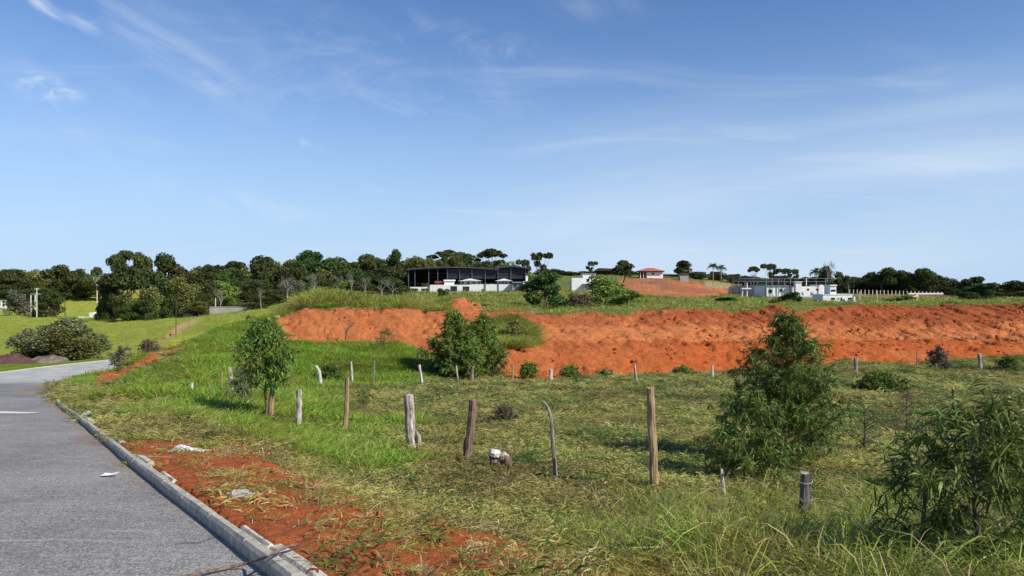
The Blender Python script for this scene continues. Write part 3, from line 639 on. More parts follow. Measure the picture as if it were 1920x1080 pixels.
# darker broad leaved weeds and dry patches dotted over the pasture
weeds = [clump('weed_tuft', 60, .26, .13, .035, g_weed, 1.3, .4, 2), clump('weed_tuft', 46, .34, .1, .022, g_weed, .9, .3, 2), clump('dry_tuft', 60, .3, .12, .012, g_straw, 1.3, .4, 2), clump('green_tuft', 50, .3, .1, .012, g_lush, 1.0, .5)]
def mf(X, Y, s, red, px, py): return (s > 1.2) * (red < .2) * (Y < 52) * sstep(.50, .66, fbm(X * .33, Y * .33, 121) * .6 + rng.random(len(X)) * .4) * (~inpoly(px, py, BANK))
X, Y, Z, s, px, py = field(5200, 5, 52, 1.2, mf)
sc = rng.uniform(.5, 1.3, len(X)) * np.clip(Y / 20, .8, 1.7)
scatter('pasture_weeds', weeds, np.c_[X, Y, Z], np.c_[sc, sc, sc], np.where(fbm(X * .2, Y * .2, 131) > .5, rng.choice([0, 1, 1, 3], len(X)), rng.choice([2, 2, 3, 0], len(X))), 'dark weeds and dry tufts dotted over the pasture', 'weeds', None)
# runners and sprigs creeping over the red verge
def runner(name, mat, n=26):
    V_ = []; mb = MB()
    t = np.linspace(0, 1, 9); a = np.cumsum(rng.normal(0, .35, 9)); x = np.cumsum(np.cos(a) * .055); y = np.cumsum(np.sin(a) * .055)
    mb.tube(np.c_[x, y, .012 + rng.uniform(0, .02, 9)], .003, 4, False)
    P = np.c_[np.interp(rng.random(n), t, x), np.interp(rng.random(n), t, y), np.full(n, .02)]
    j = rng.random(n); P = np.c_[np.interp(j, t, x), np.interp(j, t, y), np.full(n, .02)]
    Vv, Q, T_ = leaves(P, rdir(n, .5), rng.uniform(.04, .12, n), .009, .4, 2); mb.add(Vv, Q, T_)
    return mb.me(name, mat)
run = [runner('grass_runner', g_past), runner('grass_runner', g_straw, 18), runner('grass_runner', g_tall, 34), clump('verge_tuft', 24, .17, .05, .007, g_past, 1.2, .5, 2)]
def mf(X, Y, s, red, px, py): return (s > .42) * (s < 7.5) * sstep(.44, .62, fbm(X * 1.3, Y * 1.3, 71)) * (red > .15)
X, Y, Z, s, px, py = field(27000, 3.0, 26, 1.3, mf, lim=.74)
sc = rng.uniform(.5, 1.2, len(X)) * np.clip(Y / 9, .9, 1.8)
scatter('verge_runners', run, np.c_[X, Y, Z + .005], np.c_[sc, sc, sc], rng.choice(4, len(X), p=[.33, .2, .25, .22]), 'thin creeping grass runners over the bare red verge', 'grass', None)

def mf(X, Y, s, red, px, py): return ((s > .1) & (s < .4)) * sstep(8.5, 10, Y) * sstep(.45, .6, fbm(X * .8, Y * .8, 27))
X, Y, Z, s, px, py = field(30000, 8, 30, 1.1, mf, x0=-.66, x1=-.3)
sc = rng.uniform(.5, 1.1, len(X))
scatter('kerb_weeds', [run[3], clump('kerb_tuft', 26, .2, .05, .008, g_weed, 1.3, .5, 2)], np.c_[X, Y, Z + .02], np.c_[sc, sc, sc], rng.choice(2, len(X)), 'weeds hanging over the kerb stones', 'weeds', None)

# plateau and far fields
far = [clump('field_tuft', 26, .55, .3, .035, g_tall, .8, .4, 2), clump('field_tuft', 22, .45, .3, .035, g_lush, .8, .4, 2), clump('field_tuft', 24, .5, .3, .03, g_past, .9, .4, 2)]
def mf(X, Y, s, red, px, py):
    return (red < .2) * OFFROAD(s) * np.where(Y < 78, (~inpoly(px, py, BANK)) & (py < 640), 1) 
X, Y, Z, s, px, py = field(26000, 57, 210, 1.25, mf)
ln = px < 560
sc = rng.uniform(.6, 1.3, len(X)) * np.clip(Y / 75, 1, 2.2) * np.where(ln & (Y > 62), .5, 1)
k = np.where(rng.random(len(X)) < .5, 0, rng.choice([1, 2], len(X))); k = np.where(ln & (Y > 62) & (rng.random(len(X)) < .7), 1, k)
scatter('plateau_grass', far, np.c_[X, Y, Z], np.c_[sc * 1.3, sc * 1.3, sc * np.where(ln, .6, 1)], k, 'rough yellow green grass on the level ground above the red bank', 'grass', None)
scrub = [clump('scrub_tuft', 90, 1.0, .3, .07, g_weed, 1.1, .3, 2), clump('scrub_tuft', 80, 1.3, .25, .05, g_lush, .8, .4, 2), clump('dry_scrub', 90, .9, .3, .035, g_straw, 1.1, .3, 2)]
def mf(X, Y, s, red, px, py): return (red < .2) * (px > 780) * sstep(.52, .62, fbm(X * .12, Y * .12, 141)) * (py < 584)
X, Y, Z, s, px, py = field(3600, 66, 200, 1.1, mf)
sc = rng.uniform(.5, 1.15, len(X)) * np.clip(Y / 90, 1, 1.6)
scatter('plateau_scrub', scrub, np.c_[X, Y, Z], np.c_[sc, sc, sc * .8], rng.choice(3, len(X), p=[.45, .35, .2]), 'patches of weedy scrub on the level ground above the red bank', 'scrub', None)
# shaggy crest grass on the mound and along the bank edge
crest = [clump('crest_tuft', 70, 1.5, .28, .03, g_tall, .55, .45), clump('crest_tuft', 60, 1.25, .3, .03, g_lush, .6, .45), clump('crest_tuft', 50, 1.1, .3, .025, g_past, .8, .5)]
def mf(X, Y, s, red, px, py):
    m1 = (px > 520) & (px < 850) & (Y > 61.2) & (Y < 76)
    m2 = (px > 440) & (px < 560) & (Y > 58) & (Y < 70)
    m3 = (px > 900) & (Y > 67) & (Y < 90)
    return np.maximum(np.maximum(m1 * .9, m2 * .25), m3 * .22 * sstep(.4, .6, fbm(X * .15, Y * .15, 6))) * (red < .3)
X, Y, Z, s, px, py = field(12000, 58, 92, 1, mf)
hh = np.where((px > 560) & (px < 760), 1.2, .75) * np.where((px > 570) & (px < 700), 1.15, 1) * np.where(px > 900, .7, 1)
sc = rng.uniform(.6, 1.1, len(X)) * hh
scatter('mound_grass', crest, np.c_[X, Y, Z], np.c_[sc, sc, sc], rng.choice(3, len(X), p=[.5, .3, .2]), 'shaggy yellow green grass crowning the red mound', 'grass', None)
def mf(X, Y, s, red, px, py): return inpoly(px, py, [(920, 605), (962, 596), (1000, 620), (1008, 645), (975, 655), (925, 655)]) * sstep(.35, .6, fbm(X * .9, Y * .9, 151)) * .8
X, Y, Z, s, px, py = field(9000, 49, 64, 1, mf, x0=-.03, x1=.04)
sc = rng.uniform(.3, .85, len(X))
scatter('bench_grass', crest, np.c_[X, Y, Z], np.c_[sc, sc, sc], rng.choice(3, len(X), p=[.5, .1, .4]), 'patch of pale green grass on the red bank behind the feathery bushes', 'grass', None)
# clods of red earth
def clod(name):
    th = bpy.data.meshes.new('t'); mb = MB(); n1, n2 = 5, 7; V = []
    for i in range(1, n1):
        for j in range(n2):
            a = i / n1 * math.pi; b = j / n2 * 6.283; r = rng.uniform(.75, 1.2)
            V.append((math.sin(a) * math.cos(b) * r, math.sin(a) * math.sin(b) * r, math.cos(a) * r * .75))
    V += [(0, 0, .8), (0, 0, -.8)]; Q = []; T_ = []
    for i in range(n1 - 2):
        for j in range(n2): Q.append((i * n2 + j, i * n2 + (j + 1) % n2, (i + 1) * n2 + (j + 1) % n2, (i + 1) * n2 + j)[::-1])
    for j in range(n2): T_.append((len(V) - 2, j, (j + 1) % n2)); b_ = (n1 - 2) * n2; T_.append((len(V) - 1, b_ + (j + 1) % n2, b_ + j))
    return mesh(name, V, Q, T_, redclod)
redclod = solid('red_clod', (.44, .125, .045), .95, 3, .3, bump=.6)
clods = [clod('clod'), clod('clod'), clod('clod')]
def mf(X, Y, s, red, px, py): return (red > .5) * OFFROAD(s) * (Y < 90) * np.where(Y > 40, sstep(.4, .65, fbm(X * .4, Y * 1.2, 12)), .5) 
X, Y, Z, s, px, py = field(26000, 3.2, 80, 1.6, mf)
sc = rng.lognormal(-1, .6, len(X)) * np.where(Y > 40, .12, .035)
scatter('earth_clods', clods, np.c_[X, Y, Z], np.c_[sc * rng.uniform(.8, 1.5, len(X)), sc, sc * .8], rng.choice(3, len(X)), 'loose clods of red earth on the banks and verge', 'rubble', None, .6)

# ------------------------------------------------------------------ trees and bushes
def lobes_cards(lobes, n, size, up=.25, shell=.55):
    vol = np.array([l[3] * l[4] * l[5] for l in lobes]) ** .75; cnt = (n * vol / vol.sum()).astype(int)
    Ps = []; Ns = []
    for l, c in zip(lobes, cnt):
        d = rdir(c, .15); r = shell + (1 - shell) * rng.random(c) ** .6
        r *= .82 + .36 * vnoise(d[:, 0] * 2.2 + l[0], d[:, 2] * 2.2 + d[:, 1] * 1.7 + l[2], 5)
        Ps.append(np.array(l[:3]) + d * r[:, None] * np.array(l[3:6])); Ns.append(d)
    P = np.vstack(Ps); Nn = np.vstack(Ns); n = len(P)
    D = unit(rng.normal(size=(n, 3)) + Nn * .3); side = unit(Nn * .9 + rng.normal(0, .55, (n, 3)) + np.array([0, 0, up]))
    S = unit(np.cross(D, side)); sz = size * rng.uniform(.6, 1.4, n)[:, None]
    b = side * sz * .12
    V = np.stack([P - D * sz * .5, P + S * sz * .36 + b, P + D * sz * .5, P - S * sz * .36 + b], 1).reshape(-1, 3)
    return V, np.arange(n * 4).reshape(-1, 4)
def crown_tree(kind, mat, barkm=None, n=3600, card=.055, seed=0):
    """unit-height tree: returns crown and trunk meshes"""
    rg = np.random.default_rng(seed); lobes = []
    if kind == 'round':
        nb = 13
        for i in range(nb):
            a = rg.uniform(0, 6.283); q = rg.random() ** .5; z = rg.uniform(.36, .84); rr = .26 * math.sin(min(1, (z - .15) / .8) * math.pi) ** .6
            w = rg.uniform(.13, .2); lobes.append((math.cos(a) * q * rr, math.sin(a) * q * rr, z, w, w, w * .8))
    elif kind == 'wide':
        for i in range(14):
            a = rg.uniform(0, 6.283); q = rg.random() ** .5; z = .5 + .28 * (1 - q * q) + rg.uniform(-.12, .08)
            w = rg.uniform(.13, .22); lobes.append((math.cos(a) * q * .42, math.sin(a) * q * .42, z, w, w, w * .6))
    elif kind == 'full':
        for i in range(18):
            a = rg.uniform(0, 6.283); z = rg.uniform(.1, .84); rr = .36 * (1 - ((z - .3) / .66) ** 2) ** .5 if z > .3 else .36
            q = rg.random() ** .5; w = rg.uniform(.13, .2); lobes.append((math.cos(a) * q * rr, math.sin(a) * q * rr, z, w, w, w * .85))
    elif kind == 'umbrella':
        for i in range(10):
            a = i * 2.4 + rg.uniform(-.3, .3); q = (i / 10) ** .5; w = rg.uniform(.12, .17)
            lobes.append((math.cos(a) * q * .44, math.sin(a) * q * .44, .90 - q * q * .13 + rg.uniform(-.02, .02), w, w, w * .38))
    elif kind == 'tall':
        for i in range(12):
            z = .35 + .58 * i / 11; a = rg.uniform(0, 6.283); w = rg.uniform(.09, .14); q = .14 * (1.15 - z)
            lobes.append((math.cos(a) * q * 1.4, math.sin(a) * q * 1.4, z, w, w, w * 1.0))
    elif kind == 'open':
        for i in range(9):
            a = rg.uniform(0, 6.283); q = rg.uniform(.3, 1); w = rg.uniform(.07, .13)
            lobes.append((math.cos(a) * q * .33, math.sin(a) * q * .33, rg.uniform(.55, .92), w, w, w * .7))
    V, Q = lobes_cards(lobes, n, card, shell=.45)
    crown = mesh('crown', V, Q, None, mat)
    mb = MB(); zt = {'umbrella': .62, 'open': .45, 'round': .4, 'wide': .35, 'full': .3, 'tall': .8}[kind]
    j = rg.normal(0, .015, (5, 2)); j[0] = 0
    tp = np.c_[j, np.linspace(-.03, zt, 5)]; tr = .022 if kind != 'full' else .018
    mb.tube(tp, np.linspace(tr, tr * .6, 5), 7)
    for l in lobes:
        b = tp[-1] if kind != 'tall' else np.array([0, 0, l[2] - .1]); b = np.array([b[0], b[1], min(b[2], l[2] - .03) * rg.uniform(.75, 1)])
        m = (b + np.array(l[:3])) / 2 + np.array([l[0] * .2, l[1] * .2, -.03])
        mb.tube([b, m, l[:3]], [tr * .5, tr * .32, tr * .12], 5, False)
    return crown, mb.me('trunk', barkm or bark, True)
def palm(mat):
    rg = np.random.default_rng(4); P = []; D = []; Ln = []
    mbt = MB(); mbt.tube([(0, 0, -.03), (.01, 0, .4), (0, 0, .84)], [.022, .016, .014], 7)
    mb = MB()
    for i in range(22):
        a = i * 2.399; el = rg.uniform(-.3, 1.25); d = np.array([math.cos(a) * math.cos(el), math.sin(a) * math.cos(el), math.sin(el)])
        t = np.linspace(0, 1, 8); L_ = .25
        C = np.array([0, 0, .84]) + d * (t * L_)[:, None]; C[:, 2] -= t ** 2 * .13
        mb.tube(C, np.linspace(.004, .001, 8), 3, False)
        q = np.repeat(C[1:], 5, 0) + rg.normal(0, .006, (35, 3)); dd = np.cross(d, [0, 0, 1]); sgn = np.where(np.arange(35) % 2 == 0, 1, -1)[:, None]
        Vv, Q, T_ = leaves(q, dd * sgn + d * .6 + np.array([0, 0, -.3]), .08, .014, .3, 2); mb.add(Vv, Q, T_)
    return mb.me('crown', mat), mbt.me('trunk', bark_pale, True)
def bare_tree(levels=4, seed=1, mat=None, r0=.02, spread=.5, lv=0, tuft=None, ntuft=0):
    rg = np.random.default_rng(seed); mb = MB(); tips = []
    def br(p, d, l, r, k):
        n = 5; C = [p]; 
        for i in range(n):
            d = unit(d + rg.normal(0, .10, 3) + np.array([0, 0, .05])); C.append(C[-1] + d * l / n)
        mb.tube(np.array(C), np.linspace(r, r * .6, n + 1), 5 if k else 7, k == levels)
        if k == levels: tips.append(C[-1]); return
        for c in range(rg.integers(2, 4) if k else 3):
            dd = unit(d + rg.normal(0, spread, 3)); st = C[-1] if c < 2 else C[3]
            br(st, dd, l * rg.uniform(.55, .8), r * .58, k + 1)
    br(np.array([0, 0, -.03]), np.array([0, 0, 1.]), .34, r0, 0)
    me = mb.me('trunk', mat or bark_pale, True); cr = None
    if tuft:
        P = np.array(tips); P = np.repeat(P, ntuft, 0) + rg.normal(0, .03, (len(P) * ntuft, 3))
        Vv, Q, T_ = leaves(P, rdir(len(P)), .05, .022, .2, 1); cr = mesh('crown', Vv, Q, T_, tuft)
    return cr, me
PT = {}
for nm, kind, mat, n, card in [('round_dark', 'round', l_dark, 4200, .05), ('round_dark2', 'round', l_dark, 4200, .05), ('round_green', 'round', l_green, 4200, .05), ('wide_dark', 'wide', l_dark, 4200, .055),
        ('wide_olive', 'wide', l_olive, 4200, .05), ('full_olive', 'full', l_olive, 4600, .05), ('full_green', 'full', l_green, 4600, .055), ('full_dark', 'full', l_dark, 4600, .05), ('full_dark2', 'full', l_dark, 4600, .05), ('umbrella', 'umbrella', l_dark, 3000, .042),
        ('tall', 'tall', l_dark, 3200, .04), ('open', 'open', l_dark, 1900, .045), ('yellow', 'round', l_yel, 3200, .05), ('grey', 'full', l_grey, 3200, .045), ('full_feath', 'full', l_feath, 3600, .05), ('wide_grey', 'wide', l_grey, 2400, .04)]:
    PT[nm] = crown_tree(kind, mat, bark_pale if nm in ('umbrella',) else bark, n, card, abs(hash(nm)) % 1 + len(PT) * 11 + 5)
PT['palm'] = palm(l_green)
PT['bare'] = bare_tree(4, 3, bark_pale, .022, .45, tuft=l_olive, ntuft=3)
PT['bare2'] = bare_tree(4, 8, bark_pale, .018, .4, tuft=l_grey, ntuft=5)
ntree = 0
def tree(nm, px, top, Y, hw, label, group=None, name='broadleaf_tree', cat='tree', base=None, rz=None):
    """a tree standing on the ground at depth Y, its top at picture row top, half as wide as hw pixels"""
    x = (px - 960) / F * Y; z = g1(x, Y)
    h = CAMZ - (top - 540) / F * Y - z; 
    ext = {'round': .36, 'wide': .52, 'full': .42, 'umbr': .54, 'tall': .2, 'open': .38, 'yell': .36, 'grey': .42, 'palm': .24, 'bare': .34}[nm[:4] if nm[:5] != 'round' else 'round']
    wd = hw / F * Y / ext
    c, t = PT[nm]
    o = thing(name, (x, Y, z), label, cat, group, rng.uniform(0, 6.283) if rz is None else rz)
    o.scale = (wd, wd, h)
    if c: obj('crown', c, o)
    if t: obj('trunk', t, o)
    return o
G1 = 'broadleaf trees of the dark wood'
# big marked trees of the skyline
for a in [
 ('umbrella', 238, 463, 152, 36, 'tall spreading tree with a domed crown, tallest of the wood by the green field'),
 ('wide_dark', 232, 480, 148, 42, 'huge dark tree with pale gaps under its dome, at the open end of the wood'),
 ('wide_dark', 263, 461, 156, 30, 'domed dark tree just behind the tallest crown of the wood'),
 ('round_dark', 320, 466, 158, 30, 'second tall dark tree of the wood, standing right of the domed one'),
 ('full_dark', 300, 500, 145, 34, 'dark tree between the two tallest crowns of the wood'),
 ('full_olive', 248, 548, 140, 28, 'small olive tree at the foot of the tallest domed tree'),
 ('full_olive', 298, 535, 141, 26, 'olive green tree in front of the dark wood, beside the small shed'),
 ('full_olive', 352, 515, 142, 34, 'broad olive tree directly behind the small shed'),
 ('full_green', 272, 558, 138, 22, 'low green tree at the wood edge above the green field'),
 ('yellow', 372, 563, 136, 22, 'low yellow green tree beside the small shed'),
 ('round_green', 582, 461, 190, 44, 'large deep green tree rising above the wood behind the red mound'),
 ('full_green', 566, 480, 186, 34, 'deep green tree at the shoulder of the largest green tree'),
 ('round_dark2', 626, 480, 196, 28, 'dark tree just right of the large deep green tree'),
 ('round_dark', 685, 470, 205, 30, 'rounded dark tree midway between the mound and the steel hall'),
 ('tall', 741, 469, 200, 16, 'narrow column shaped tree left of the steel hall'),
 ('full_olive', 775, 478, 205, 28, 'olive tree above the left end of the steel hall'),
 ('umbrella', 842, 465, 235, 42, 'flat topped tree above the middle of the steel hall'),
 ('umbrella', 878, 472, 232, 24, 'smaller flat topped tree beside the larger one above the steel hall'),
 ('umbrella', 922, 462, 230, 30, 'open flat topped tree against the sky with its branches showing'),
 ('open', 940, 486, 225, 16, 'small thin tree below the open flat topped tree'),
 ('open', 1014, 472, 215, 22, 'open crowned tree on the skyline right of the steel hall'),
 ('open', 985, 485, 212, 16, 'sparse little tree beside the open crowned skyline tree'),
 ('open', 1107, 489, 250, 13, 'small dark tree with a tufted crown on the ridge beside the low barn'),
 ('round_dark', 1170, 484, 255, 22, 'round dark tree between the low barn and the red roofed house'),
 ('round_dark2', 1278, 487, 300, 18, 'round dark tree just right of the red roofed house'),
 ('palm', 1337, 492, 290, 10, 'palm with a ball shaped crown, left one of the close pair on the ridge'),
 ('palm', 1352, 495, 292, 9, 'palm with a ball shaped crown, right one of the close pair on the ridge'),
 ('umbrella', 1413, 497, 240, 14, 'slim flat topped tree above the grey hall'),
 ('open', 1447, 493, 238, 18, 'tufted tree above the middle of the grey hall'),
 ('open', 1474, 502, 236, 16, 'tufted tree above the white block of the grey hall'),
 ('open', 1490, 503, 234, 12, 'small tufted tree above the white water tower'),
 ('palm', 1530, 500, 225, 11, 'lone palm beside the bare white branched tree'),
 ('bare', 1552, 482, 220, 19, 'bare pale branched tree against the sky behind the white house'),
 ('tall', 1547, 500, 221, 14, 'vine covered trunk at the foot of the bare branched tree'),
 ('round_dark', 1577, 506, 230, 16, 'small round tree right of the bare branched tree'),
 ('round_dark', 1655, 498, 270, 26, 'dark tree, highest crown behind the row of white posts'),
 ('wide_dark', 1692, 502, 272, 26, 'spreading dark tree above the middle of the white posts'),
 ('round_dark2', 1727, 501, 268, 19, 'dark rounded tree behind the far end of the white posts'),
 ('wide_dark', 1757, 513, 266, 22, 'lower spreading tree past the end of the white posts'),
 ('round_dark', 1822, 515, 245, 22, 'dark tree behind the big bright green bush'),
 ('wide_dark', 1905, 522, 215, 30, 'dark tree at the far right edge of the skyline'),
 ('full_green', 1845, 527, 150, 36, 'big bright green bushy tree on the plateau behind the red bank'),
 ('full_green', 1815, 545, 146, 20, 'low green bush leaning against the big bright green tree'),
 ('round_dark', 101, 491, 290, 26, 'round dark tree crowning the far hill on the left'),
 ('yellow', 65, 503, 285, 20, 'yellow green tree on the far hill'),
 ('umbrella', 182, 497, 270, 12, 'little flat topped tree beside the wood on the far hill'),
 ('wide_dark', 145, 498, 280, 28, 'spreading tree above the hillside meadow'),
 ('full_dark', 98, 541, 205, 26, 'dark tree standing alone in the meadow behind the pale poles'),
 ('grey', 38, 538, 215, 24, 'grey leafed tree at the meadow edge on the far left'),
 ('wide_dark', 30, 500, 280, 34, 'dark spreading tree at the left end of the far hill'),
]: tree(a[0], a[1], a[2], a[3], a[4], a[5], None, {'palm': 'palm_tree', 'bare': 'bare_tree'}.get(a[0], 'broadleaf_tree'))
# the body of the wood: skyline rows, then lower rows in front
sky_pts = [(-60, 505), (15, 503), (60, 508), (100, 500), (150, 503), (185, 508), (215, 492), (262, 470), (290, 488), (320, 474), (350, 492), (375, 491), (430, 488), (470, 490), (500, 482), (540, 488), (580, 478), (640, 484), (690, 476), (730, 488), (790, 478), (850, 476), (890, 482), (950, 492), (1000, 500)]
sx = [a for a, b in sky_pts]; sy = [b for a, b in sky_pts]
kinds = ['full_dark', 'round_dark2', 'full_dark', 'wide_olive', 'full_olive', 'full_dark', 'full_green', 'full_feath', 'full_dark2', 'full_dark2']
LOOK = {'full_dark': 'dark', 'full_dark2': 'dark green', 'round_dark2': 'dark rounded', 'wide_olive': 'spreading olive', 'full_olive': 'olive', 'full_green': 'deep green', 'full_feath': 'pale green'}
LW = 'dark broadleaf tree packed in the wood between the green field and the steel hall'
LH = 'dark broadleaf tree on the far hill above the meadow'
for row, (Yb, off, step, x0) in enumerate([(215, -3, 17, 370), (188, 10, 20, 350), (168, 38, 25, 330), (150, 56, 30, 320), (128, 70, 36, 480)]):
    x = x0
    while x < (985 if row < 2 else 770):
        top = float(np.interp(x, sx, sy)) + off + rng.uniform(-6, 10)
        if x > 760 and row >= 1: x += step; continue
        kd = kinds[rng.integers(len(kinds))]
        LW = '%s tree in the %s of the wood %s' % (LOOK[kd], ['back row', 'back row', 'middle', 'front rows', 'front rows'][row], 'behind the long low wall' if x < 495 else 'behind the red mound' if x < 720 else 'beside and behind the steel hall')
        if not (row == 4 and 540 < x < 600): tree(kd, x, top, Yb + rng.uniform(-8, 8), rng.uniform(23, 34), LW, G1)
        x += step * rng.uniform(.7, 1.25)
for x, top, Y, hw in [(205, 520, 150, 20), (215, 545, 146, 20), (240, 565, 138, 16), (330, 560, 139, 18), (310, 572, 137, 14), (385, 545, 140, 20), (195, 555, 150, 14)]:
    tree('full_dark', x, top, Y, hw, 'low dark tree at the foot of the tall domed trees of the wood', G1)
for row, (Yb, off, step) in enumerate([(310, 4, 17), (285, 16, 19), (262, 30, 24)]):
    x = -30
    while x < 212:
        kd = kinds[rng.integers(len(kinds))]; LH = '%s tree in the %s row of trees on the far hill above the meadow' % (LOOK[kd], ['back', 'middle', 'front'][row])
        if not (row == 2 and 95 < x < 230): tree(kd, x, float(np.interp(x, sx, sy)) + off + rng.uniform(-5, 6), Yb + rng.uniform(-8, 8), rng.uniform(20, 30), LH, 'trees on the far hill')
        x += step * rng.uniform(.8, 1.2)
# ridge of low bushes from the steel hall to the grey hall, and the wood on the right
for i, x in enumerate(np.linspace(1020, 1410, 34)):
    top = np.interp(x, [1020, 1060, 1100, 1180, 1250, 1300, 1330, 1380, 1410], [498, 506, 508, 508, 512, 508, 508, 512, 520]) + rng.uniform(-3, 5)
    tree(['full_dark', 'full_olive', 'wide_dark'][i % 3], x, top, 330 + rng.uniform(-12, 22), rng.uniform(13, 20), ['low dark bush on the ridge', 'low olive bush on the ridge', 'low spreading tree on the ridge'][i % 3] + (' between the steel hall and the red roofed house' if x < 1220 else ' between the red roofed house and the grey hall'), 'low trees along the ridge')
for row, (Y0, off, step) in enumerate([(300, 0, 17), (280, 10, 20)]):
    x = 1395
    while x < 1960:
        top = np.interp(x, [1395, 1440, 1500, 1600, 1640, 1740, 1780, 1830, 1870, 1930], [520, 516, 519, 517, 508, 508, 522, 522, 540, 530]) + off + rng.uniform(-3, 6)
        Y = Y0 - max(0, (x - 1760) * .5)
        kd = kinds[rng.integers(len(kinds))]
        tree(kd, x, top, Y + rng.uniform(-7, 7), rng.uniform(18, 28), '%s tree in the %s row of the wood behind the %s' % (LOOK[kd], ['back', 'front'][row], 'grey hall' if x < 1560 else 'row of white posts' if x < 1770 else 'bushy plateau tree'), 'trees of the wood on the right')
        x += step * rng.uniform(.75, 1.2)
# pale bare trunks in front of the wood
for px_, top, Y, hw, lb in [(540, 512, 105, 16, 'pale leafless tree standing left of the mound top'), (583, 508, 100, 20, 'pale branching tree with few leaves behind the mound'), (632, 512, 104, 14, 'thin pale tree above the middle of the mound'),
        (655, 505, 108, 14, 'tall thin pale tree above the mound, right of its middle'), (682, 515, 102, 16, 'pale leafless tree above the right shoulder of the mound'), (718, 520, 110, 16, 'bare grey tree just left of the steel hall'), (492, 535, 112, 14, 'bare grey tree at the end of the long low wall'), (735, 525, 118, 14, 'bare twiggy tree touching the left end of the steel hall'), (410, 535, 128, 16, 'bare grey tree behind the long low wall')]:
    tree('bare2', px_, top, Y, hw, lb, None, 'bare_tree')
for px_, top, Y, hw, nm, lb in [(1025, 506, 84, 44, 'full_green', 'round dark green bush on the edge of the red bank'), (1137, 510, 88, 48, 'full_feath', 'big leafy green bush beside the brown one on the bank edge'), (1175, 542, 82, 36, 'full_feath', 'lower green bush leaning right of the big leafy one'),
        (1090, 540, 80, 28, 'brown', 'dry brown bush between two green bushes on the bank edge'), (1488, 545, 78, 22, 'full_green', 'green bush on the bank crest in front of the grey hall'), (1462, 552, 84, 20, 'full_feath', 'thin feathery bush in front of the grey hall'),
        (831, 538, 110, 14, 'full_green', 'small green bush in front of the white building'), (1365, 556, 95, 24, 'full_green', 'low green bush left of the grey hall'), (1690, 552, 120, 30, 'full_feath', 'low feathery scrub near the cream concrete remnant'),
        (545, 512, 118, 26, 'wide_grey', 'pale leaved tree behind the left end of the mound'), (470, 587, 62, 12, 'full_green', 'small green shrub left of the mound'), (905, 570, 66, 20, 'full_feath', 'scrubby bush on the clay heap')]:
    if nm == 'brown':
        if 'full_brown' not in PT: PT['full_brown'] = crown_tree('full', l_brown, bark, 3200, .05, 99)
        nm = 'full_brown'
    tree(nm, px_, top, Y, hw, lb, None, 'bush', 'bush')
# the round leafy tree beside the road bend
PT['wide_low'] = crown_tree('full', l_greyolive, bark_pale, 6500, .04, 37)
tree('wide_low', 112, 583, 62, 90, 'wide grey leaved tree standing in the grass beyond the road bend', None)
PT['full_low'] = crown_tree('full', l_olive, bark_pale, 5200, .042, 31)
tree('full_low', 128, 606, 60.5, 48, 'dense lower growth under the wide grey leaved tree beyond the road', None, 'bush', 'bush')
tree('grey', 60, 610, 63, 40, 'grey leafed bush beside the wide tree beyond the road', None, 'bush', 'bush')
